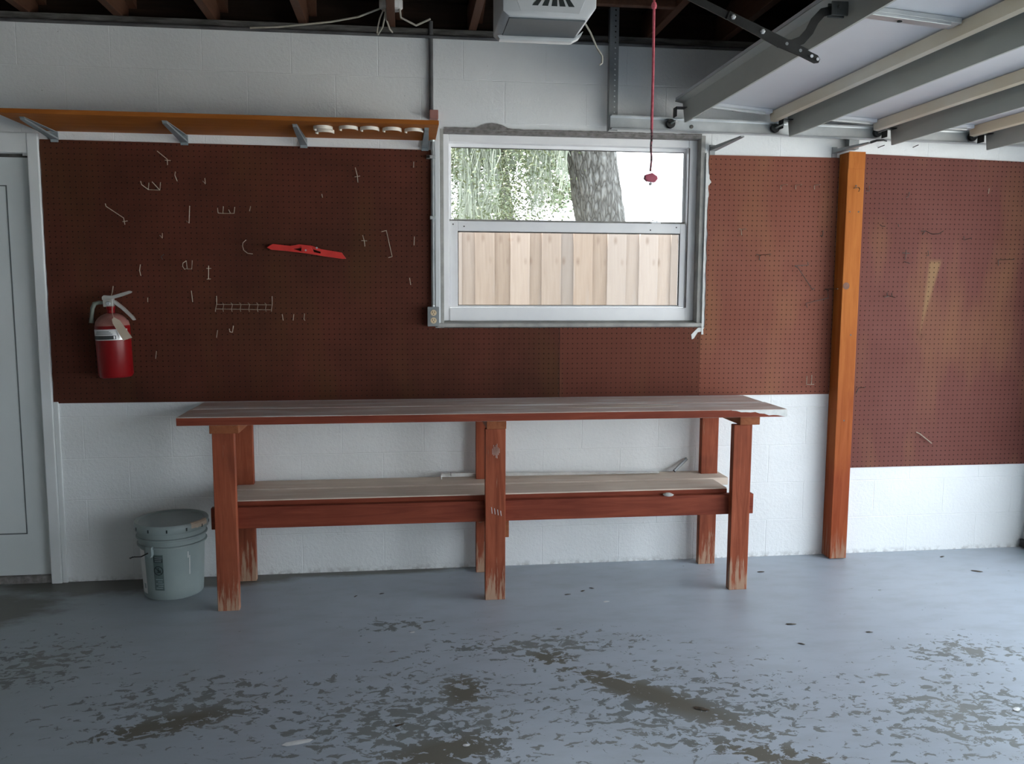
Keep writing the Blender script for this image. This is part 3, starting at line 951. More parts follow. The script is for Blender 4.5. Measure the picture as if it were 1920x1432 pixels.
# ---- things on the bench shelf
wbar = thing('metal_bar', (.75, -.05, .485), 'long white metal angle bar lying along the rear of the bench shelf', 'bar')
bm = BM()
a, b_ = Vector((.175, -.052, .4905)), Vector((1.30, -.052, .4835))
for (dz, dy, h, w) in ((0, 0, .022, .004), (.019, -.010, .003, .024)):
    vs = box(bm, 0, 1, -w / 2, w / 2, 0, h)
    for v in vs:
        f = v.co.x
        v.co = a.lerp(b_, f) + Vector((0, v.co.y + dy, (v.co.z + dz) * (1 - .62 * f)))
mk('bar_body', bm, M['whitebar'], wbar)
bxo('bent_end', (.1735, .177, -.076, -.050, .4835, .512), M['whitebar'], wbar)
bxo('joint_seam', (.221, .223, -.0775, -.0495, .499, .5135), M['gasket'], wbar)
bm = BM(); tube(bm, [(1.384, -.050, .492), (1.462, -.012, .548)], .0085, 8)
tag(mk('metal_rod', bm, M['galv_dull'], smooth=True), 'short grey metal rod leaning on the wall at the bench shelf end', 'rod')
bm = BM(); lathe(bm, [(.0, .4592), (.022, .4592), (.026, .464), (.012, .470), (0, .471)], 14, 1.235, -.424)
tag(mk('paint_blob', bm, M['chippedwhite'], smooth=True), 'flat dried white blob resting on the bench front rail', 'debris')

# ================================================================== SHELF BOARD OVER THE PEGBOARD
wsf = thing('wall_shelf', (-.75, -.2, 2.145), 'long orange timber wall shelf on steel brackets above the dark pegboard', 'shelf')
bm = BM(); box(bm, -1.668, 0.157, -.420, -.0008, 2.1460, 2.1650, bev=.002)
mk('shelf_board', bm, M['orange'], wsf)
for x in (-1.594, -1.018, -.470, .106):
    bm = BM()
    w = .017
    # upright leg, arm and slanted channel brace
    box(bm, x - w / 2, x + w / 2, -.0115, -.0070, 2.030, 2.1455) if False else None
    box(bm, x - w * .6, x + w * .6, -.345, -.004, 2.1425, 2.1458, bev=.0008)
    a, b_ = Vector((x, -.010, 2.112)), Vector((x, -.338, 2.1385))
    d = (b_ - a).normalized()
    n = Vector((0, -d.z, d.y)) * .004
    s = Vector((w, 0, 0))
    V = [bm.verts.new(p) for p in (a - s + n, a + s + n, b_ + s * .55 + n, b_ - s * .55 + n, a - s - n, a + s - n, b_ + s * .55 - n, b_ - s * .55 - n)]
    for f in ((0, 1, 2, 3), (7, 6, 5, 4), (0, 4, 5, 1), (1, 5, 6, 2), (2, 6, 7, 3), (3, 7, 4, 0)):
        bm.faces.new([V[i] for i in f])
    bk = mk('shelf_bracket', bm, M['bracketmetal'], wsf)
    bm = BM(); box(bm, x - .017, x + .017, -.010, -.0005, 2.096, 2.142, bev=.001)
    mk('wall_plate', bm, M['bracketmetal'], bk)

# ivory pipe rings fixed under the shelf
ring_lab = ['upper ivory pipe ring of the stacked pair under the shelf', 'second ivory pipe ring from the stacked pair under the shelf', 'third ivory pipe ring along the shelf underside',
            'fourth ivory pipe ring along the shelf underside', 'ivory pipe ring under the shelf closest to the conduit', 'lower ivory pipe ring of the stacked pair, nearer the wall']
for (x, y), lab in zip(((-.352, -.300), (-.240, -.310), (-.147, -.305), (-.048, -.302), (.050, -.296), (-.352, -.215)), ring_lab):
    bm = BM()
    lathe(bm, [(.0370, 2.1310), (.0425, 2.1310), (.0425, 2.1455), (.0370, 2.1455), (.0370, 2.1310)], 30, x, y, a0=math.radians(-215), a1=math.radians(5))
    o = mk('pipe_ring', bm, M['pvc'], smooth=True, origin=(x, y, 2.12))
    tag(o, lab, 'ring', 'ivory pipe rings under the wall shelf')

# loose brackets left on the wall to the right of the window
def arm_bracket(label, x, z, L, dx, dz, name='wall_bracket'):
    t = thing(name, (x, -.005, z), label, 'bracket')
    bm = BM()
    a, b_ = Vector((x, -.008, z)), Vector((x + dx, -L, z + dz))
    V = []
    for p, w, h in ((a, .016, .020), (b_, .010, .006)):
        V.append([bm.verts.new(p + Vector((sx * w, 0, sz * h))) for sx, sz in ((-1, -.5), (1, -.5), (.8, .5), (-.8, .5))])
    for k in range(4):
        bm.faces.new((V[0][k], V[0][(k + 1) % 4], V[1][(k + 1) % 4], V[1][k]))
    bm.faces.new(V[0]); bm.faces.new(list(reversed(V[1])))
    mk('bracket_arm', bm, M['dark_metal'] if L < 0 else M['galv_dull'], t)
    bm = BM(); box(bm, x - .014, x + .014, -.0065, -.0003, z - .030, z + .022, bev=.001)
    mk('wall_plate', bm, M['galv_dull'], t)
arm_bracket('bare steel wall bracket poking out beside the window head', 1.556, 2.138, .285, .044, .018)
arm_bracket('bare steel wall bracket with curled tip beside the post top', 2.212, 2.142, .235, .062, .010)
bm = BM(); tube(bm, [(2.275, -.235, 2.152), (2.30, -.25, 2.160), (2.328, -.26, 2.161), (2.346, -.26, 2.156)], .006, 8, taper=[1, .9, .7, .5])
o = mk('curled_tip', bm, M['dark_metal'], bpy.data.objects['wall_bracket.001'], smooth=True)

# ================================================================== CONDUIT, OUTLET
cd = thing('upper_conduit', (.137, -.014, 2.27), 'dark painted electrical conduit running down from the roof to the shelf end', 'conduit')
bm = BM(); tube(bm, [(.137, -.014, 2.70), (.137, -.014, 2.285)], .0105, 14); mk('pipe', bm, M['conduit'], cd, smooth=True)
bm = BM(); lathe(bm, [(.0135, 2.355), (.0135, 2.372)], 14, .137, -.014); 
for v in bm.verts: v.co.z += .27
mk('coupling', bm, M['conduit'], cd, smooth=True)
bm = BM(); box(bm, .128, .170, -.045, -.0005, 2.243, 2.285, bev=.003); tag(mk('conduit_box', bm, M['dust'], cd), 'rusty brown conduit elbow box')
lc = thing('lower_conduit', (.142, -.020, 1.345), 'grey steel conduit beside the window down to the outlet box', 'conduit')
bm = BM(); tube(bm, [(.142, -.020, 2.140), (.142, -.020, 2.05), (.141, -.020, 1.8), (.140, -.019, 1.55), (.140, -.022, 1.352)], .0095, 14); mk('pipe', bm, M['galv_dull'], lc, smooth=True)
for z in (2.065, 1.775):
    bm = BM(); box(bm, .112 if z > 2 else .128, .156, -.0335, -.0302, z - .008, z + .008, bev=.001); box(bm, .112 if z > 2 else .128, .1295, -.0335, -.0068, z - .008, z + .008, bev=.001)
    mk('pipe_strap', bm, M['galv'], lc)
bm = BM(); lathe(bm, [(.012, 2.138), (.014, 2.145), (.014, 2.160), (.010, 2.164)], 14, .142, -.020); mk('end_bushing', bm, M['galv'], lc, smooth=True)
ob = thing('outlet_box', (.142, -.03, 1.247), 'grey surface outlet box with two ivory receptacles beside the window sill', 'outlet')
bm = BM(); box(bm, .112, .168, -.052, -.0068, 1.247, 1.342, bev=.005); mk('box_body', bm, M['galv_dull'], ob)
bm = BM(); box(bm, .1115, .1685, -.0545, -.0522, 1.2465, 1.3425, bev=.002); mk('cover_plate', bm, M['galv_dull'], ob)
bm = BM(); lathe(bm, [(.007, 1.3405), (.009, 1.3405), (.009, 1.351), (.007, 1.351)], 12, .140, -.024); mk('knockout_collar', bm, M['galv'], ob, smooth=True)
for z in (1.2755, 1.313):
    bm = BM(); lathe(bm, [(.0150, -.0575), (.0150, -.0546)], 24, .141, z, axis='y'); f = mk('receptacle', bm, M['ivory'], ob)
    for dx in (-.0055, .0055):
        bm = BM(); box(bm, .141 + dx - .0012, .141 + dx + .0012, -.0585, -.0576, z - .001, z + .0075); mk('slot', bm, M['slot'], f)
    bm = BM(); lathe(bm, [(.0024, -.0585), (.0024, -.0576)], 10, .141, z - .0065, axis='y'); mk('slot', bm, M['slot'], f)

# ================================================================== ROOF WIRING
jb = thing('junction_box', (-.049, -.09, 2.70), 'pale round junction box on the roof joist above the wall', 'junction box')
bm = BM(); lathe(bm, [(.0, 2.716), (.050, 2.716), (.054, 2.722), (.054, 2.757), (0, 2.757)], 8, -.049, -.095)
for v in bm.verts: v.co.y -= .02
mk('box_body', bm, M['paper'], jb)
bm = BM(); box(bm, -.066, -.032, -.14, -.09, 2.757, 2.80, bev=.002); mk('box_hanger', bm, M['galv_dull'], jb)
for lab, pts, r in (
        ('old grey cable strung from the junction box along the wall head', [(-.10, -.10, 2.722), (-.20, -.07, 2.690), (-.33, -.05, 2.668), (-.573, -.04, 2.638), (-.70, -.03, 2.632)], .0045),
        ('pale cable drooping from the junction box and ending above the wall', [(-.072, -.13, 2.715), (-.076, -.12, 2.690), (-.088, -.09, 2.645), (-.112, -.06, 2.616)], .0040),
        ('thin grey cable loop hanging on the far side of the pale cable', [(-.082, -.12, 2.715), (-.102, -.09, 2.680), (-.113, -.06, 2.645), (-.116, -.04, 2.630)], .0035),
        ('short grey cable dropping behind the joist below the junction box', [(-.066, -.12, 2.715), (-.070, -.10, 2.672), (-.056, -.07, 2.640), (-.044, -.05, 2.632)], .0040),
        ('pale cable from the junction box to the conduit top', [(-.012, -.14, 2.735), (-.008, -.12, 2.712), (-.004, -.08, 2.692), (.067, -.05, 2.668), (.135, -.03, 2.706)], .0050)):
    bm = BM(); tube(bm, pts, r, 8)
    tag(mk('electrical_cable', bm, M['wire'], smooth=True, origin=pts[0]), lab, 'cable', 'cables at the junction box')
bm = BM(); tube(bm, [(XL + .02, -.021, 2.628), (-1.2, -.021, 2.628), (.11, -.021, 2.628), (.162, -.021, 2.628), (3.45, -.021, 2.628)], .0085, 10)
tag(mk('wall_head_pipe', bm, M['conduit'], smooth=True), 'dark pipe running the whole length of the wall head', 'pipe')

# ================================================================== OPENER, RAIL, ARM, RELEASE CORD
go = thing('garage_door_opener', (.42, -1.67, 2.2), 'grey plastic garage door opener with vents hanging from the roof', 'opener')
bm = BM()
prism(bm, [(.300, 2.2065), (.530, 2.2065), (.556, 2.238), (.556, 2.44), (.284, 2.44), (.284, 2.2185)], -1.765, -1.50, axis='y', bev=.007)
mk('housing', bm, M['plastic_grey'], go, smooth=True)
bm = BM(); box(bm, .304, .526, -1.752, -1.585, 2.2020, 2.2062, bev=.0015); mk('lens_cover', bm, M['plastic_lens'], go)
bm = BM(); prism(bm, [(.288, 2.203), (.296, 2.192), (.520, 2.192), (.545, 2.206), (.556, 2.226), (.530, 2.2060), (.300, 2.2060)], -1.583, -1.548, axis='y', bev=.003)
mk('lens_lip', bm, M['plastic_grey'], go, smooth=True)
for x, dx in ((.376, .030), (.405, .016), (.432, .003), (.456, -.010), (.482, -.024)):
    bm = BM(); prism(bm, [(x - .008, 2.2365), (x + .009, 2.2365), (x + dx + .005, 2.275), (x + dx - .004, 2.275)], -1.7672, -1.7640, axis='y')
    mk('vent_slot', bm, M['slot'], go)
bm = BM(); prism(bm, [(.335, 2.222), (.505, 2.218), (.545, 2.31), (.300, 2.31)], -1.7662, -1.7645, axis='y', bev=.0006); mk('vent_panel', bm, M['plastic_grey'], go)
for s in (-1, 1):
    bm = BM(); box(bm, .42 + s * .11 - .012, .42 + s * .11 + .012, -1.64, -1.636, 2.43, 2.668, bev=.001); mk('hanger_strap', bm, M['galv_dull'], go)
bm = BM(); box(bm, .24, .64, -1.66, -1.60, 2.663, 2.667); mk('hanger_plate', bm, M['galv_dull'], go)
bm = BM(); box(bm, .55, XF - .001, -1.685, -1.645, 2.372, 2.402, bev=.003); mk('drive_rail', bm, M['galv_dull'], go)
bm = BM(); box(bm, .70, .82, -1.695, -1.635, 2.350, 2.371, bev=.003); mk('trolley', bm, M['dark_metal'], go)
bm = BM(); tube(bm, [(.556, -1.60, 2.245), (.575, -1.60, 2.215), (.595, -1.60, 2.172), (.612, -1.60, 2.148), (.612, -1.60, 2.128), (.604, -1.60, 2.122)], .0028, 8)
tag(mk('antenna_wire', bm, M['wire'], go, smooth=True), 'thin cream antenna wire')

rc = thing('release_cord', (.755, -1.665, 1.77), 'red emergency release cord with hexagonal red handle hanging before the window', 'cord')
bm = BM(); tube(bm, [(.753, -1.665, 2.352), (.754, -1.665, 2.29)], .0035, 8); tube(bm, [(.754, -1.665, 2.286), (.7555, -1.665, 2.10), (.755, -1.665, 1.92)], .0042, 8)
mk('rope', bm, M['rope'], rc, smooth=True)
bm = BM(); lathe(bm, [(0, 2.272), (.007, 2.275), (.009, 2.283), (.006, 2.292), (0, 2.295)], 12, .754, -1.665); mk('knot', bm, M['rope'], rc, smooth=True)
bm = BM(); tube(bm, [(.755, -1.665, 1.922)] + [(.755 + .0012 * math.sin(i), -1.665, 1.922 - .0115 * i) for i in range(1, 12)], .0034, 8)
tag(mk('rope_tail', bm, M['rope_dark'], rc, smooth=True), 'frayed dark lower end of the rope')
bm = BM(); prism(bm, [(.734, 1.772), (.742, 1.765), (.768, 1.762), (.776, 1.772), (.774, 1.780), (.758, 1.790), (.736, 1.784)], -1.675, -1.655, axis='y', bev=.003)
mk('handle', bm, M['red_handle'], rc)
bm = BM(); lathe(bm, [(0, 1.752), (.005, 1.754), (.005, 1.761), (0, 1.7625)], 10, .755, -1.665); mk('cord_knot', bm, M['chip'], rc, smooth=True)

M['bracketdark'] = speckled('dirty_bracket_steel', (0.07, 0.075, 0.07), (0.12, 0.125, 0.12), 14, 0.6, 0.2)
da = thing('door_linkage', (.78, -1.665, 2.34), 'black perforated steel arm linking the opener trolley to the garage door', 'linkage')
a, b_ = Vector((.775, -1.665, 2.351)), Vector((1.274, -1.665, 2.146))
d = (b_ - a).normalized(); n = Vector((-d.z, 0, d.x))
bm = BM()
prism(bm, [tuple((a + n * .011).xz), tuple((a - n * .011).xz), tuple((b_ - n * .013).xz), tuple((b_ - n * .006 + d * .012).xz), tuple((b_ + n * .006 + d * .012).xz), tuple((b_ + n * .013).xz)], -1.667, -1.662, axis='y')
mk('straight_bar', bm, M['dark_metal'], da)
m_ = a.lerp(b_, .42); e_ = a.lerp(b_, .93)
bm = BM(); prism(bm, [tuple((m_ + n * .012).xz), tuple((m_ - n * .014).xz), tuple((a.lerp(b_, .75) - n * .020).xz), tuple((e_ - n * .014).xz), tuple((e_ + n * .014).xz)], -1.673, -1.6675, axis='y')
mk('reinforcing_bar', bm, M['dark_metal'], da)
for f, mt in ((.45, 'galv'), (.64, 'galv')):
    p = a.lerp(b_, f)
    bm = BM(); lathe(bm, [(.0045, -1.680), (.0065, -1.679), (.0085, -1.676), (.0085, -1.6735)], 6, p.x, p.z, axis='y'); mk('bolt', bm, M[mt], da)
for f in (.80, .89, .965, 1.005):
    p = a.lerp(b_, f)
    bm = BM(); lathe(bm, [(.0050, -1.6742), (.0050, -1.6732)], 12, p.x, p.z, axis='y'); mk('bolt_hole', bm, M['sheet'] if f > .9 else M['galv_dull'], da)
curve = [Vector((1.150, 0, 2.192)), Vector((1.195, 0, 2.190)), Vector((1.228, 0, 2.203)), Vector((1.252, 0, 2.230)), Vector((1.268, 0, 2.262)), Vector((1.292, 0, 2.288)), Vector((1.345, 0, 2.302))]
bm = BM(); L, R_ = [], []
for i, p in enumerate(curve):
    t_ = (curve[min(i + 1, 6)] - curve[max(i - 1, 0)]).normalized(); nn = Vector((-t_.z, 0, t_.x)) * .013
    L.append(tuple((p + nn).xz)); R_.append(tuple((p - nn).xz))
prism(bm, L + list(reversed(R_)), -1.6615, -1.656, axis='y'); mk('curved_bar', bm, M['dark_metal'], da)
bm = BM(); box(bm, 1.312, 1.366, -1.680, -1.6745, 2.276, 2.318, bev=.002); box(bm, 1.312, 1.366, -1.6555, -1.650, 2.276, 2.318, bev=.002); mk('door_bracket', bm, M['bracketdark'], da)
bm = BM(); tube(bm, [(1.335, -1.69, 2.300), (1.335, -1.64, 2.300)], .006, 10); mk('clevis_pin', bm, M['bracketdark'], da, smooth=True)

# ================================================================== GARAGE DOOR, OPEN OVERHEAD
gd = thing('garage_door', (2.4, -1.5, 2.3), 'open white steel sectional garage door hanging overhead with grey struts', 'garage door')
YA, YB = -0.105, -2.85
joints = [(1.363, 2.336), (1.905, 2.294), (2.452, 2.266), (2.977, 2.254), (3.47, 2.252)]
for i in range(4):
    (xa, za), (xb, zb) = joints[i], joints[i + 1]
    xe = xb - .045
    def Z(x):
        return za + (zb - za) * (x - xa) / (xb - xa)
    bm = BM()
    prism(bm, [(xa - .04, Z(xa - .04) + .010), (xe + .02, Z(xe + .02) + .010), (xe + .02, Z(xe + .02) + .022), (xa - .04, Z(xa - .04) + .022)], YB, YA - .008, axis='y')
    pn = mk('door_panel', bm, M['sheet'], gd)
    # strut: flange, web, lip
    wl = .090 if i == 0 else .101
    bm = BM()
    prism(bm, [(xa - .040, Z(xa - .04) + .009), (xa - .040, Z(xa - .04) + .006), (xa - .001, Z(xa) + .001), (xa + .010, Z(xa) - wl), (xa + .018, Z(xa) - wl - .0005), (xa + .018, Z(xa) - wl + .0015), (xa + .013, Z(xa) - wl + .003), (xa + .004, Z(xa) + .009)], YB, YA, axis='y')
    mk('strut', bm, M['strut'], pn)
    # far edge rail with its rolled cream lip
    bm = BM()
    prism(bm, [(xe - .052, Z(xe) + .0095), (xe - .046, Z(xe) - .034), (xe - .022, Z(xe) - .038), (xe - .022, Z(xe) - .035), (xe - .042, Z(xe) - .031), (xe - .042, Z(xe) + .0095)], YB, YA - .004, axis='y')
    mk('edge_rail', bm, M['edge'], pn)
    # stiles at the wall end and in the middle
    for y0, y1 in ((-.165, -.112), (-1.60, -1.53)):
        bm = BM(); prism(bm, [(xa + .012, Z(xa + .012) + .0095), (xa + .012, Z(xa) - .008), (xe - .06, Z(xe - .06) - .008), (xe - .06, Z(xe - .06) + .0095)], y0, y1, axis='y', bev=.002)
        st = mk('stile', bm, M['galv'] if y0 < -1 else M['sheet'], pn)
        bm = BM(); prism(bm, [(xa + .012, Z(xa) - .0082), (xa + .012, Z(xa) - .020), (xe - .10, Z(xe - .1) - .020), (xe - .10, Z(xe - .1) - .0082)], y0 - .004, y0 + .014, axis='y', bev=.002)
        mk('stile_flange', bm, M['galv'], pn)
        bm = BM(); lathe(bm, [(.0, 0), (.008, 0), (.008, .004), (0, .004)], 8, (xa + xe) / 2, (y0 + y1) / 2 + .012)
        zc = Z((xa + xe) / 2) - .0125
        for v in bm.verts: v.co.z += zc
        mk('stile_hole', bm, M['slot'], pn)
    # hinge, axle and roller beside the track
    bm = BM(); box(bm, xa - .052, xa + .002, YA - .06, YA - .01, Z(xa) - .030, Z(xa) - .026, bev=.001); box(bm, xa - .052, xa - .048, YA - .06, YA - .01, Z(xa) - .072, Z(xa) - .026, bev=.001)
    hg = mk('hinge', bm, M['dark_metal'], pn)
    zr = 2.2415 - .0135 * (xa - 1.35) + .004
    xr = xa - .050
    bm = BM(); tube(bm, [(xr, YA - .06, zr), (xr, -.066, zr)], .005, 8); mk('roller_axle', bm, M['galv'], pn, smooth=True)
    bm = BM(); lathe(bm, [(.008, -.084), (.021, -.084), (.0225, -.080), (.0225, -.066), (.020, -.063), (.008, -.063)], 20, xr, zr, axis='y'); mk('roller', bm, M['black'], pn, smooth=True)
    bm = BM(); lathe(bm, [(.0055, -.0885), (.0075, -.0875), (.0075, -.0845)], 6, xr + .022, zr + .012, axis='y'); mk('hinge_bolt', bm, M['galv'], pn)

tr = thing('door_track', (2.2, -.05, 2.2), 'galvanised door track fixed along the wall above the window corner', 'track')
def tz(x): return 2.2415 - .0135 * (x - 1.35)
prof = [(-.088, .024), (-.0885, .030), (-.060, .033), (-.0555, .024), (-.0555, -.024), (-.060, -.0335), (-.086, -.0345), (-.092, -.0300)]
bm = BM()
xs = [1.012, 1.6, 2.2, 2.8, 3.30]
rings = [[bm.verts.new((x, y, tz(x) + z)) for y, z in prof] for x in xs]
for A, B in zip(rings, rings[1:]):
    for k in range(len(prof) - 1):
        bm.faces.new((A[k], A[k + 1], B[k + 1], B[k]))
mk('track_channel', bm, M['galv'], tr, solid=.0018)
bm = BM()
xs = [1.95, 2.6, 3.30]
rings = [[bm.verts.new((x, y + .022, tz(x) + .064 + z * .55)) for y, z in prof] for x in xs]
for A, B in zip(rings, rings[1:]):
    for k in range(len(prof) - 1):
        bm.faces.new((A[k], A[k + 1], B[k + 1], B[k]))
tag(mk('upper_track_channel', bm, M['galv'], tr, solid=.0018), 'second slimmer channel above the main track')
bm = BM(); lathe(bm, [(.006, -.061), (.010, -.060), (.010, -.0570)], 8, 1.425, tz(1.425) - .004, axis='y'); mk('track_bolt', bm, M['hookdark'], tr)
# perforated angle hanger, real holes
def perforated(x0, x1, z0, z1, y, mat, parent, name, pitch=.0254, hole=.0085, flange=True):
    b = BM()
    n = int((z1 - z0) / pitch)
    xc = x0 + (x1 - x0) * .62
    for i in range(n):
        a, c = z0 + i * pitch, z0 + (i + 1) * pitch
        zc = (a + c) / 2
        O = [b.verts.new(p) for p in ((x0, y, a), (x1, y, a), (x1, y, c), (x0, y, c))]
        K = 8
        H = [b.verts.new((xc + hole * .5 * math.cos(t), y, zc + hole * .5 * math.sin(t))) for t in [2 * PI * (k + .5) / K - PI * 3 / 4 - PI / 8 for k in range(K)]]
        for s in range(4):
            h0 = (2 * s) % K
            b.faces.new((O[s], O[(s + 1) % 4], H[(h0 + 2) % K], H[(h0 + 1) % K], H[h0]))
    if flange:
        F = [b.verts.new(p) for p in ((x0, y, z0), (x0, y + .035, z0), (x0, y + .035, z0 + n * pitch), (x0, y, z0 + n * pitch))]
        b.faces.new(F)
    bmesh.ops.remove_doubles(b, verts=b.verts[:], dist=1e-5)
    return mk(name, b, mat, parent, solid=.002)
bm = BM(); box(bm, 3.425, 3.470, -.135, -.100, 0.0, 2.06, bev=.002); box(bm, 3.470, 3.474, -.135, -.0075, 0.0, 2.06)  # track upright just out of view, added to shade the wall's far end
tag(mk('vertical_track', bm, M['galv'], tr), 'unseen upright leg of the track by the doorway')
perforated(1.006, 1.050, 2.208, 2.80, -.050, M['galv_dull'], tr, 'perforated_hanger')
bm = BM(); box(bm, 2.264, 2.318, -.052, -.0095, 2.150, 2.235, bev=.002); mk('track_hanger', bm, M['galv_dull'], tr)

# safety sensor at the foot of the doorway
ss = thing('door_sensor', (3.405, -.03, 0), 'small black door safety sensor with green light at floor level', 'sensor')
bm = BM(); box(bm, 3.398, 3.440, -.062, -.020, .012, .055, bev=.005); mk('sensor_body', bm, M['black'], ss)
bm = BM(); lathe(bm, [(.0, -.0665), (.006, -.0655), (.008, -.0622)], 12, 3.411, .030, axis='y'); mk('indicator_lamp', bm, M['led'], ss, smooth=True)
bm = BM(); box(bm, 3.44, 3.499, -.042, -.038, .008, .050, bev=.001); mk('sensor_bracket', bm, M['galv_dull'], ss)
bm = BM(); tube(bm, [(3.42, -.03, .05), (3.43, -.012, .12), (3.45, -.012, .3), (3.455, -.012, .9)], .003, 6); mk('sensor_wire', bm, M['wire'], ss, smooth=True)

# ================================================================== BUCKET
bx_, by_ = -1.096, -.190
bk = thing('bucket', (bx_, by_, 0), 'grey-green plastic bucket with paint splashed lid on the floor', 'bucket')
bm = BM()
lathe(bm, [(.0, .004), (.126, .002), (.131, .008), (.1345, .06), (.1425, .235), (.1450, .247), (.1545, .250), (.1545, .256), (.1475, .259), (.1480, .281), (.1575, .285), (.1575, .291), (.1500, .294), (.1510, .318), (.0, .318)], 56, bx_, by_)
mk('pail', bm, M['bucket'], bk, smooth=True)
bm = BM()
lathe(bm, [(.150, .3185), (.1620, .3185), (.1640, .323), (.1640, .352), (.1600, .358), (.1500, .358), (.1450, .350), (.0, .349)], 56, bx_, by_)
mk('lid', bm, M['bucket'], bk, smooth=True)
for dg in range(0, 360, 30):
    a = math.radians(dg - 75 - 8)
    bm = BM()
    vs = box(bm, -.0015, .0015, -.003, .003, .328, .342)
    for v in vs:
        v.co = Matrix.Rotation(a, 3, 'Z') @ (v.co + Vector((.1645, 0, 0))) + Vector((bx_, by_, 0))
    mk('pry_slot', bm, M['decal_ink'], bk)
bm = BM(); lathe(bm, [(.1655, .335), (.1655, .352), (.1610, .3595), (.1500, .3592)], 14, bx_, by_, a0=math.radians(-45), a1=math.radians(-8))
for i, v in enumerate(bm.verts):
    v.co.z -= .008 * abs(noise.noise(v.co * 60)) if v.co.z < .34 else 0
tag(mk('paint_splash', bm, M['tanpaint'], bk), 'tan dried paint on the lid rim')
def arcpatch(name, r0, r1, z0, z1, a0, a1, mat, parent, n=8):
    b = BM()
    fr = lambda z: r0 + (r1 - r0) * z
    lathe(b, [(fr(z0), z0), (fr((z0 + z1) / 2), (z0 + z1) / 2), (fr(z1), z1)], n, bx_, by_, a0=math.radians(a0), a1=math.radians(a1))
    return mk(name, b, mat, parent, smooth=True)
R0, R1 = .1322, .1322 + .0455
dc = arcpatch('warning_label', R0 + .0006, R1 + .0006, .052, .222, -112, -93, M['decal'], bk)
tag(dc, 'faded green warning decal with a prohibition symbol')
arcpatch('panel_text', R0 + .0010, R1 + .0010, .186, .214, -111, -94, M['decal_ink'], dc)
for z in (.190, .198, .207):
    arcpatch('text_line', R0 + .0013, R1 + .0013, z, z + .003, -109, -97 + (z * 100 % 3), M['decal_text'], dc)
for k, z in enumerate((.062, .072, .082, .092, .103)):
    arcpatch('text_line', R0 + .0010, R1 + .0010, z, z + .0035, -109 + (k % 2) * 4, -96 + (k % 3), M['decal_text'], dc)
def on_pail(u, z, lift):   # u = arc length from the decal centre
    r = R0 + .0455 * z + lift
    a = math.radians(-102.5) + u / r
    return (bx_ + r * math.cos(a), by_ + r * math.sin(a), z)
bm = BM()
N = 36; rin, rout = .0185, .0225
ro = [bm.verts.new(on_pail(rout * math.cos(2 * PI * k / N), .147 + rout * math.sin(2 * PI * k / N), .0016)) for k in range(N)]
ri = [bm.verts.new(on_pail(rin * math.cos(2 * PI * k / N), .147 + rin * math.sin(2 * PI * k / N), .0016)) for k in range(N)]
for k in range(N):
    bm.faces.new((ro[k], ro[(k + 1) % N], ri[(k + 1) % N], ri[k]))
mk('prohibition_ring', bm, M['decal_ink'], dc)
bm = BM()
bm.faces.new([bm.verts.new(on_pail(u, .147 + z, .0017)) for u, z in ((-.0145, .0115), (-.0118, .0145), (.0145, -.0115), (.0118, -.0145))])
mk('prohibition_bar', bm, M['decal_ink'], dc)
bm = BM()
for poly in ([(-.004, .012), (0, .014), (.004, .011), (.001, .007), (-.003, .008)], [(-.003, .007), (.003, .006), (.008, -.002), (.006, -.011), (-.009, -.011), (-.010, -.008), (-.001, -.007), (-.006, .0)], [(.009, .004), (.012, .003), (.010, -.010), (.006, -.010)]):
    bm.faces.new([bm.verts.new(on_pail(u, .147 + z, .0013)) for u, z in poly])
mk('warning_figure', bm, M['decal_ink'], dc)
pl = arcpatch('paper_label', R0 + .0008, R1 + .0008, .028, .235, -154, -133, M['paper'], bk)
arcpatch('print_mark', R0 + .0012, R1 + .0012, .052, .075, -143, -136, M['decal_text'], pl)
for a_, z0, z1 in ((-46, .115, .205), (-49, .195, .225)):
    arcpatch('paint_drip', R0 + .0012, R1 + .0012, z0, z1, a_, a_ + 1.6, M['chippedwhite'], bk, 2)
bm = BM(); prism(bm, [(-.018, .262), (-.018, .225), (-.010, .212), (.010, .212), (.018, .225), (.018, .262)], -.162, -.146, axis='y', bev=.003)
for v in bm.verts: v.co = Matrix.Rotation(math.radians(-25), 3, 'Z') @ v.co + Vector((bx_, by_, 0))
mk('handle_ear', bm, M['bucket'], bk)
bm = BM()
e1 = Matrix.Rotation(math.radians(-25), 3, 'Z') @ Vector((0, -.164, .235)) + Vector((bx_, by_, 0))
tube(bm, [e1, e1 + Vector((-.030, .0, -.015)), (bx_ - .145, by_ - .100, .205), (bx_ - .178, by_ - .055, .186), (bx_ - .180, by_ - .04, .180), (bx_ - .172, by_ - .03, .184)], .0028, 8)
mk('wire_bail', bm, M['dark_metal'], bk, smooth=True)

# ================================================================== FIRE EXTINGUISHER
ex, ey = -1.3440, -.092
fe = thing('fire_extinguisher', (ex, ey, 1.012), 'red fire extinguisher with paper tag hanging on the dark pegboard', 'fire extinguisher')
fe.rotation_euler = (0, math.radians(-1.8), 0)
def L(bm):   # local geometry, shifted to where mk() expects world coordinates
    for v in bm.verts: v.co += Vector((ex, ey, 1.012))
    return bm
bm = BM(); lathe(bm, [(0, .006), (.060, .0), (.070, .004), (.0765, .016), (.0765, .232), (.0750, .246), (.0700, .262), (.0600, .276), (.0450, .289), (.026, .298), (.018, .302), (.016, .318)], 44)
mk('cylinder', L(bm), M['ext_red'], fe, smooth=True)
bm = BM(); lathe(bm, [(.0759, .243), (.0710, .2620), (.0610, .2770), (.0460, .2900), (.027, .2990)], 44); tag(mk('dusty_shoulder', L(bm), M['dust'], fe, smooth=True), 'dust lying on the cylinder shoulder')
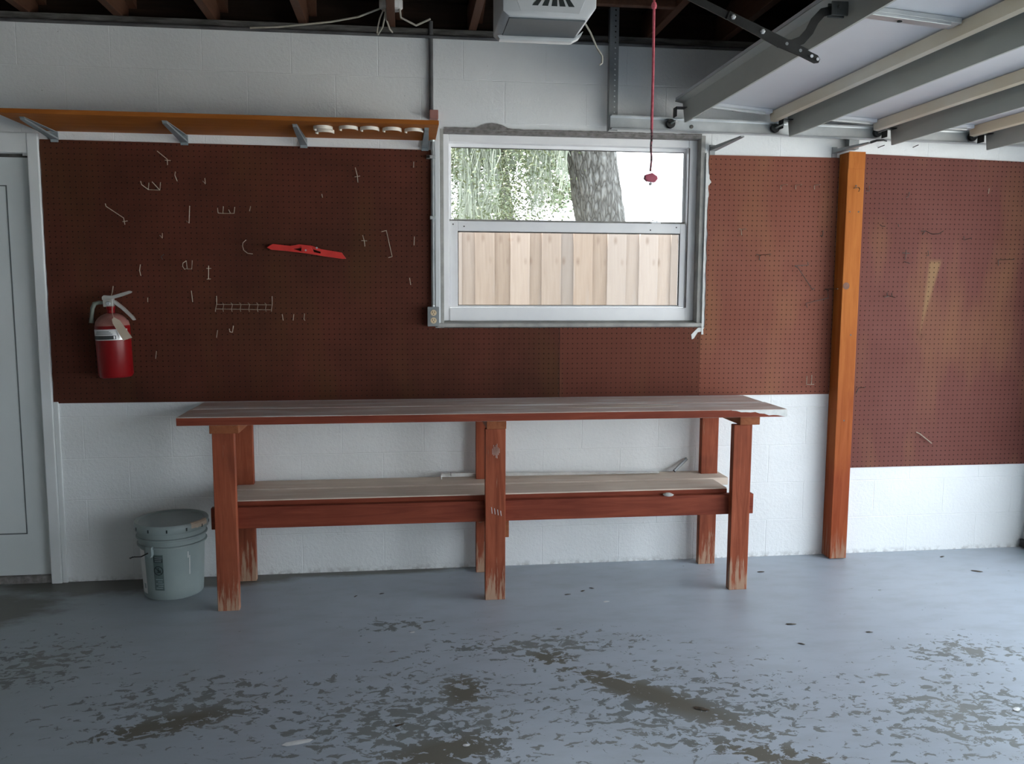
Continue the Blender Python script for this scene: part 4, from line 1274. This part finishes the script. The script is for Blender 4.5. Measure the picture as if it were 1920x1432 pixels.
bm = BM(); lathe(bm, [(.0772, .178), (.0772, .228)], 40, a0=math.radians(-165), a1=math.radians(-20)); lb = mk('label_band', L(bm), M['silver'], fe, smooth=True)
bm = BM(); lathe(bm, [(.0776, .182), (.0776, .199)], 24, a0=math.radians(-160), a1=math.radians(-63)); mk('dark_print', L(bm), M['label_dark'], lb, smooth=True)
for k, z in enumerate((.205, .211, .217)):
    bm = BM(); lathe(bm, [(.0776, z), (.0776, z + .003)], 16, a0=math.radians(-140 + 4 * k), a1=math.radians(-74 - 5 * k)); mk('text_line', L(bm), M['galv_dull'], lb, smooth=True)
bm = BM(); lathe(bm, [(.0779, .184), (.0779, .197)], 6, a0=math.radians(-71), a1=math.radians(-66)); mk('text_line', L(bm), M['silver'], lb, smooth=True)
bm = BM(); lathe(bm, [(.017, .316), (.020, .320), (.020, .332), (.0, .332)], 20); mk('neck_collar', L(bm), M['ext_red'], fe, smooth=True)
bm = BM(); box(bm, -.030, .016, -.014, .014, .330, .368, bev=.004); mk('valve_body', L(bm), M['cast'], fe)
bm = BM(); prism(bm, [(-.034, .362), (-.034, .376), (-.026, .384), (.010, .381), (.055, .393), (.090, .402), (.100, .397), (.094, .391), (.058, .378), (.012, .366)], -.011, .011, axis='y', bev=.003)
mk('top_lever', L(bm), M['cast'], fe)
bm = BM(); prism(bm, [(.006, .360), (.022, .360), (.060, .325), (.098, .282), (.106, .266), (.096, .264), (.080, .284), (.048, .318), (.014, .346)], -.012, .012, axis='y', bev=.003)
mk('carry_handle', L(bm), M['cast'], fe)
bm = BM(); lathe(bm, [(.008, -.0195), (.010, -.018), (.010, -.0142)], 16, -.006, .346, axis='y'); mk('pressure_gauge', L(bm), M['galv'], fe)
bm = BM(); tube(bm, [(-.028, 0, .350), (-.050, 0, .351), (-.070, -.002, .346), (-.080, -.004, .325), (-.086, -.004, .290), (-.090, -.004, .258)], .0095, 10, taper=[.8, .9, 1.15, 1, .9, 1.1]); mk('nozzle_hose', L(bm), M['hose'], fe, smooth=True)
bm = BM()
prism(bm, [(.030, .274), (.040, .284), (.064, .268), (.112, .188), (.072, .176), (.032, .256)], -.0915, -.0900, axis='y'); tag(mk('service_tag', L(bm), M['tagcard'], fe), 'tan paper service tag')
bm = BM(); tube(bm, [(.012, -.016, .335), (.020, -.050, .305), (.040, -.0908, .272)], .0012, 6); mk('tag_string', L(bm), M['tagcard'], fe, smooth=True)
bm = BM(); tube(bm, [(-.010, .085, .425), (-.010, .070, .400), (-.010, .030, .362), (-.010, .014, .356)], .0025, 8); mk('hanging_hook', L(bm), M['hookmetal'], fe, smooth=True)

# ================================================================== RED HOLDER, WIRE RACK
rh = thing('tool_holder', (-.464, -.03, 1.605), 'bright red plastic tool holder with pointed ends on the dark pegboard', 'holder')
bm = BM()
def ring_prism(bm, outer, holes, y0, y1):
    from mathutils.geometry import tessellate_polygon
    polys = [[Vector((x, z, 0)) for x, z in outer]] + [[Vector((x, z, 0)) for x, z in h] for h in holes]
    flat = [p for q in polys for p in q]
    tris = tessellate_polygon(polys)
    A = [bm.verts.new((p.x, y0, p.y)) for p in flat]; B = [bm.verts.new((p.x, y1, p.y)) for p in flat]
    for t in tris:
        bm.faces.new([A[i] for i in t]); bm.faces.new([B[i] for i in reversed(t)])
    s = 0
    for q in polys:
        k = len(q)
        for i in range(k):
            bm.faces.new((A[s + i], A[s + (i + 1) % k], B[s + (i + 1) % k], B[s + i]))
        s += k
ring_prism(bm, [(-.650, 1.624), (-.622, 1.641), (-.540, 1.632), (-.500, 1.640), (-.440, 1.634), (-.395, 1.618), (-.300, 1.603), (-.279, 1.574), (-.300, 1.573), (-.380, 1.584), (-.470, 1.598), (-.560, 1.608), (-.632, 1.614)],
           [[(-.530, 1.619), (-.488, 1.623), (-.492, 1.607)], [(-.436, 1.618), (-.398, 1.606), (-.400, 1.597), (-.432, 1.604)]], -.034, -.014)
mk('holder_body', bm, M['red_plastic'], rh)
bm = BM(); prism(bm, [(-.490, 1.632), (-.440, 1.626), (-.436, 1.600), (-.486, 1.604)], -.040, -.034, axis='y', bev=.002); mk('raised_boss', bm, M['red_plastic'], rh)
for x, z in ((-.468, 1.612), (-.416, 1.624)):
    bm = BM(); lathe(bm, [(.0045, -.0425), (.0045, -.0345 if x > -.44 else -.0402)], 10, x, z, axis='y'); mk('screw', bm, M['galv'], rh)
for x, z in ((-.60, 1.622), (-.33, 1.594)):
    bm = BM(); box(bm, x - .008, x + .008, -.0145, -.0066, z - .006, z + .006); mk('mounting_stud', bm, M['red_plastic'], rh)

wr = thing('wire_rack', (-.765, -.02, 1.345), 'small wire rack with a row of short prongs on the dark pegboard', 'rack')
bm = BM(); tube(bm, [(-.896, -.012, 1.352), (-.640, -.012, 1.350)], .0016, 6); mk('rail', bm, M['hookmetal'], wr, smooth=True)
bm = BM(); tube(bm, [(-.896, -.040, 1.331), (-.640, -.040, 1.327)], .0016, 6); mk('rail', bm, M['hookmetal'], wr, smooth=True)
for x in (-.896, -.636):
    bm = BM(); tube(bm, [(x, -.009, 1.392), (x, -.011, 1.352), (x, -.040, 1.329), (x, -.045, 1.318)], .0018, 6); mk('side_wire', bm, M['hookmetal'], wr, smooth=True)
for x in (-.862, -.822, -.782, -.742, -.702, -.664):
    bm = BM(); tube(bm, [(x - .008, -.010, 1.360), (x, -.012, 1.352), (x, -.040, 1.330), (x + .004, -.048, 1.318)], .0015, 6); mk('prong', bm, M['hookmetal'], wr, smooth=True)

# ================================================================== PEGBOARD HOOKS (world coordinates)
HOOKS = [
    ("long tilted wire hook beneath the pegboard's top edge, above the paired double hook", [[(-1.12,-0.09,2.054),(-1.097,-0.012,2.029),(-1.097,-0.012,2.003)],[(-1.109,-0.01,2.025),(-1.083,-0.01,2.024)]]),
    ('short bent wire hook between the long tilted hook and the paired double hook', [[(-1.058,-0.03,1.97),(-1.064,-0.02,1.956),(-1.056,-0.012,1.929)]]),
    ('tiny V shaped wire hook, first to the right of the short bent hook', [[(-0.928,-0.02,1.944),(-0.925,-0.03,1.917),(-0.94,-0.01,1.932)]]),
    ('paired double wire hook with upturned prongs near the panel top', [[(-1.21,-0.05,1.922),(-1.209,-0.04,1.907),(-1.188,-0.012,1.888),(-1.136,-0.012,1.886),(-1.127,-0.03,1.92)],[(-1.159,-0.05,1.92),(-1.136,-0.012,1.886)],[(-1.188,-0.012,1.888),(-1.179,-0.03,1.917)]]),
    ('longest diagonal wire hook, high above the fire extinguisher', [[(-1.338,-0.15,1.808),(-1.337,-0.145,1.796),(-1.304,-0.012,1.755),(-1.3,-0.012,1.724)],[(-1.31,-0.01,1.738),(-1.288,-0.01,1.742)]]),
    ('tall straight wire hook with a small foot, left of the small double hook', [[(-1.002,-0.02,1.815),(-1.005,-0.03,1.734),(-1.022,-0.01,1.746)]]),
    ('small low double wire hook with four prongs in mid panel', [[(-0.873,-0.03,1.806),(-0.871,-0.03,1.783),(-0.853,-0.012,1.783),(-0.848,-0.02,1.815)],[(-0.853,-0.012,1.783),(-0.801,-0.012,1.784),(-0.796,-0.02,1.813)],[(-0.822,-0.03,1.799),(-0.818,-0.012,1.783)]]),
    ('short slanted peg just beside the small low double hook', [[(-0.721,-0.03,1.816),(-0.73,-0.012,1.796)]]),
    ('tiny V shaped wire hook directly below the paired double hook', [[(-1.131,-0.02,1.686),(-1.129,-0.03,1.663),(-1.145,-0.01,1.677)]]),
    ('tiny C shaped wire hook halfway down the dark panel', [[(-1.13,-0.012,1.587),(-1.138,-0.03,1.576),(-1.132,-0.03,1.564)]]),
    ('single upright wire prong above and right of the extinguisher handle', [[(-1.236,-0.02,1.539),(-1.241,-0.02,1.511),(-1.239,-0.01,1.487)]]),
    ('round looped double wire hook beside the I shaped hook', [[(-1.027,-0.02,1.558),(-1.04,-0.03,1.547),(-1.042,-0.03,1.532),(-1.038,-0.012,1.518),(-1.026,-0.012,1.523),(-1.027,-0.02,1.558)],[(-1.026,-0.012,1.52),(-1.005,-0.012,1.52),(-0.997,-0.03,1.56)]]),
    ('I shaped wire hook with crossbars beside the round looped hook', [[(-0.925,-0.02,1.536),(-0.928,-0.02,1.473)],[(-0.938,-0.01,1.523),(-0.916,-0.01,1.523)],[(-0.933,-0.03,1.472),(-0.92,-0.01,1.473)]]),
    ("small peg hook above the wire tool rack's left end", [[(-1.009,-0.02,1.417),(-1.009,-0.012,1.396),(-1.007,-0.012,1.363)]]),
    ("stubby light peg just right of the extinguisher's upper lever", [[(-1.209,-0.02,1.383),(-1.212,-0.012,1.363)]]),
    ('thin upright peg low beside the extinguisher body', [[(-1.18,-0.02,1.129),(-1.187,-0.012,1.092)]]),
    ('cross shaped wire hook high on the panel near the window', [[(-0.227,-0.05,2.004),(-0.22,-0.012,1.972),(-0.218,-0.012,1.939)],[(-0.233,-0.01,1.965),(-0.207,-0.01,1.97)]]),
    ('tiny light peg between the cross shaped hook and the red holder', [[(-0.389,-0.02,1.88),(-0.387,-0.012,1.865)]]),
    ('cross shaped wire hook just right of the red plastic holder', [[(-0.197,-0.05,1.685),(-0.191,-0.012,1.656),(-0.189,-0.012,1.634)],[(-0.205,-0.01,1.662),(-0.178,-0.01,1.661)]]),
    ('long thin wire bracket with two short bent ends near the window', [[(-0.107,-0.05,1.703),(-0.085,-0.015,1.712),(-0.058,-0.012,1.586),(-0.076,-0.05,1.58)]]),
    ('thin upright peg closest to the conduit at mid window height', [[(0.051,-0.02,1.684),(0.049,-0.012,1.642)]]),
    ('thin bent peg close to the conduit above the outlet box', [[(0.026,-0.02,1.483),(0.031,-0.012,1.449)]]),
    ("large C shaped wire hook at the red holder's left tip", [[(-0.75,-0.012,1.659),(-0.761,-0.03,1.645),(-0.762,-0.04,1.629),(-0.755,-0.05,1.609),(-0.738,-0.05,1.595),(-0.714,-0.05,1.592)]]),
    ('first of three short pegs right of the wire tool rack', [[(-0.589,-0.02,1.305),(-0.586,-0.012,1.275)]]),
    ('middle one of three short pegs right of the wire tool rack', [[(-0.534,-0.02,1.305),(-0.539,-0.012,1.275)]]),
    ('third and farthest of three short pegs right of the wire tool rack', [[(-0.483,-0.02,1.308),(-0.487,-0.012,1.281),(-0.482,-0.012,1.274)]]),
    ('J shaped wire hook right below the wire tool rack', [[(-0.821,-0.012,1.249),(-0.825,-0.02,1.218),(-0.835,-0.03,1.221),(-0.837,-0.03,1.236)]]),
    ('thin tilted peg below the wire tool rack beside the J shaped hook', [[(-0.894,-0.02,1.228),(-0.902,-0.012,1.192)]]),
    ('thin upright peg by the shelf bracket nearest the conduit', [[(0.051,-0.02,2.042),(0.05,-0.012,2.015)]]),
    ('first of three shiny hooks in a row below the loose bracket, closest to window', [[(1.925,-0.012,1.945),(1.924,-0.012,1.966),(1.941,-0.05,1.965)]]),
    ('middle of three shiny hooks in a row on the narrow panel', [[(2.005,-0.012,1.946),(2.004,-0.012,1.968),(2.018,-0.05,1.966)]]),
    ('third of three shiny hooks in a row, closest to the timber post', [[(2.107,-0.012,1.948),(2.106,-0.012,1.97),(2.118,-0.05,1.968)]]),
    ("T shaped hook on the narrow panel at the window's meeting rail height", [[(1.723,-0.012,1.71),(1.719,-0.012,1.739),(1.734,-0.04,1.74)],[(1.707,-0.01,1.742),(1.723,-0.012,1.739)]]),
    ('long armed hook below the T shaped hook on the narrow panel', [[(1.823,-0.012,1.583),(1.823,-0.012,1.61),(1.853,-0.08,1.612)],[(1.806,-0.01,1.613),(1.823,-0.012,1.61)]]),
    ('small dark upright peg beside the post on the narrow panel', [[(2.159,-0.02,1.739),(2.163,-0.012,1.712),(2.151,-0.01,1.712)]]),
    ('dark triangular wire bracket with long leaning leg on the narrow panel', [[(2.008,-0.03,1.556),(2.082,-0.03,1.56),(2.077,-0.03,1.576)],[(2.028,-0.03,1.544),(2.12,-0.012,1.433),(2.13,-0.012,1.441)],[(2.008,-0.03,1.556),(2.028,-0.03,1.544)]]),
    ('long zigzag rod hook reaching towards the timber post', [[(2.213,-0.1,1.438),(2.189,-0.012,1.436),(2.2,-0.02,1.432),(2.195,-0.04,1.39),(2.082,-0.02,1.362),(2.095,-0.012,1.341)]]),
    ('dark double hook at the bottom edge of the narrow panel', [[(2.1,-0.03,0.981),(2.109,-0.012,0.934),(2.152,-0.012,0.934)],[(2.127,-0.03,0.986),(2.136,-0.012,0.936)]]),
    ('small curled hook screwed into the timber post', [[(2.253,-0.14,1.942),(2.3,-0.1,1.952),(2.301,-0.11,1.941),(2.285,-0.13,1.928)]]),
    ('dark upright peg on the wide panel right beside the post top', [[(2.403,-0.02,1.971),(2.409,-0.012,1.945),(2.392,-0.01,1.945)]]),
    ('dark upright peg in the top rows of the wide panel', [[(2.627,-0.02,1.943),(2.627,-0.012,1.919),(2.617,-0.01,1.916)]]),
    ("faded upright peg near the dark edge of the wide panel's top", [[(3.078,-0.02,1.97),(3.081,-0.012,1.943)]]),
    ("wavy thin wire hook in the wide panel's upper half", [[(2.712,-0.01,1.743),(2.732,-0.02,1.743),(2.747,-0.05,1.725),(2.773,-0.07,1.726),(2.785,-0.09,1.739)],[(2.72,-0.012,1.724),(2.732,-0.012,1.741)]]),
    ('stubby dark hook right of the wavy wire on the wide panel', [[(2.95,-0.02,1.718),(2.96,-0.012,1.699),(2.975,-0.05,1.708)]]),
    ('dark cross shaped hook below the wavy wire', [[(2.627,-0.02,1.642),(2.631,-0.012,1.611),(2.629,-0.012,1.592)],[(2.612,-0.012,1.628),(2.654,-0.012,1.626)],[(2.623,-0.012,1.583),(2.646,-0.03,1.572)]]),
    ('tiny dark peg at the top of the long faded streak', [[(2.751,-0.02,1.64),(2.761,-0.012,1.615),(2.75,-0.01,1.615)]]),
    ("long armed wire hook near the wide panel's dark edge", [[(3.167,-0.012,1.565),(3.163,-0.012,1.596),(3.19,-0.1,1.596)]]),
    ('small twin dots of hook by the post at meeting rail height', [[(2.473,-0.02,1.773),(2.479,-0.03,1.764),(2.491,-0.04,1.763)]]),
    ("tiny lone dark peg beneath the wide panel's upper pegs", [[(2.574,-0.02,1.777),(2.583,-0.012,1.764)]]),
    ("dark double hook beside the long faded streak's middle", [[(2.518,-0.02,1.395),(2.552,-0.012,1.401),(2.569,-0.04,1.393)],[(2.526,-0.03,1.418),(2.54,-0.012,1.398)],[(2.553,-0.03,1.418),(2.565,-0.012,1.398)]]),
    ('bent wire hook beside the post at workbench height', [[(2.39,-0.012,0.881),(2.399,-0.02,0.914),(2.412,-0.06,0.921)]]),
    ('pale thin stick hook low on the wide panel', [[(2.746,-0.015,0.668),(2.765,-0.02,0.659),(2.837,-0.02,0.605)]]),
]

for lab, lines in HOOKS:
    bm = BM()
    dark = ('dark' in lab and 'edge' not in lab) or 'rod' in lab or 'wavy' in lab or 'twin' in lab or 'long armed hook below' in lab
    dark = dark or 'curled' in lab or 'stubby dark' in lab or "wide panel's dark edge" in lab or 'post at workbench' in lab
    for ln in lines:
        tube(bm, ln, .0019 if 'stick' not in lab else .003, 6)
    x0, z0 = lines[0][0][0], lines[0][0][2]
    o = mk('pegboard_hook', bm, M['hookdark'] if dark else M['hookmetal'], smooth=True, origin=(x0, -.006, z0))
    tag(o, lab, 'hook', 'loose hooks on the pegboards')

# nails above the wide panel
for lab, x, z, dx in (('bent nail above the wide panel, nearest the post', 2.452, 2.172, .022), ('thin nail under the track beside the hanger', 2.400, 2.226, .014), ('tall bent nail pair end in the middle of the bare strip', 2.646, 2.178, .012),
                      ('long nail under the track in the bare strip', 2.735, 2.208, .026), ('short nail farthest along the bare strip', 2.800, 2.214, .016)):
    bm = BM(); tube(bm, [(x, 0.0, z - .004), (x + dx * .35, -.020, z + .001), (x + dx * .7, -.034, z + .004)], .0022, 6)
    tag(mk('nail', bm, M['hookdark'], smooth=True, origin=(x, 0, z)), lab, 'nail', 'nails above the wide pegboard')

# ================================================================== FLOOR LITTER
def litter(name, lab, cat, x, y, s, rot, mat, grp, flat=.35, h=.004):
    bm = BM()
    n = 8
    pts = [(s * math.cos(2 * PI * k / n), s * flat * math.sin(2 * PI * k / n) * (1 + .3 * noise.noise(Vector((k * 1.7, x * 9, y * 7))))) for k in range(n)]
    c, sn = math.cos(rot), math.sin(rot)
    A = [bm.verts.new((x + a * c - b * sn, y + a * sn + b * c, .0012 + h * .4 * abs(math.cos(k)))) for k, (a, b) in enumerate(pts)]
    T = bm.verts.new((x, y, .0012 + h)); B = bm.verts.new((x, y, .0003))
    for k in range(n):
        bm.faces.new((A[k], A[(k + 1) % n], T)); bm.faces.new((A[(k + 1) % n], A[k], B))
    tag(mk(name, bm, mat, origin=(x, y, 0)), lab, cat, grp)
G = 'dry leaves scattered on the floor'
for lab, x, y, s, r in (
        ('slim dark leaf pair on the floor just beyond the bench end leg', 1.79, -.245, .022, .1),
        ('dark curled leaf by the wall below the wide pegboard', 2.87, -.12, .018, .4),
        ('long dark leaf on the pale floor beneath the open door', 2.90, -.36, .030, -.5),
        ('dark pointed leaf on open floor in front of the bench end leg', 1.64, -.91, .024, -.15),
        ('brown leaf with a stalk, farthest from the bench legs', 1.59, -1.11, .016, -.6),
        ('small dark leaf on the open floor nearest the post', 1.93, -1.03, .016, -.2),
        ('flat dark leaf on the floor behind the middle and end legs', .75, -.45, .017, .1),
        ('mid leaf of three in a line between middle and end legs', .83, -.41, .014, .5),
        ('third leaf of the line, closest to the wall', .88, -.38, .014, -.5),
        ('dark crumb of leaf on the floor under the bench shelf', -.12, -.34, .013, .3),
        ('small dark leaf left of the middle bench leg foot', -.24, -.36, .012, .9),
        ('dark curved leaf on the worn floor in the foreground', -.03, -1.57, .018, .4),
        ('long dark sliver lying in the brown floor streak', 1.00, -1.58, .030, -.55)):
    litter('dry_leaf', lab, 'leaf', x, y, s, r, M['leaf'], G)
for lab, x, y, s, r, f in (('large white paint flake on the foreground floor', -.35, -1.64, .050, .25, .3), ('white crumb on the floor before the middle bench leg', .02, -.81, .012, .3, .6),
                        ('pinkish white flake on the floor between the front legs', .91, -.56, .016, .2, .6), ('white flake at the very edge of the bright floor', 2.08, -1.71, .018, .6, .6), ('small white flake on the worn foreground patch', .18, -1.72, .012, .1, .7)):
    litter('paint_flake', lab, 'debris', x, y, s, r, M['chip'], 'paint flakes on the floor', f, .003)
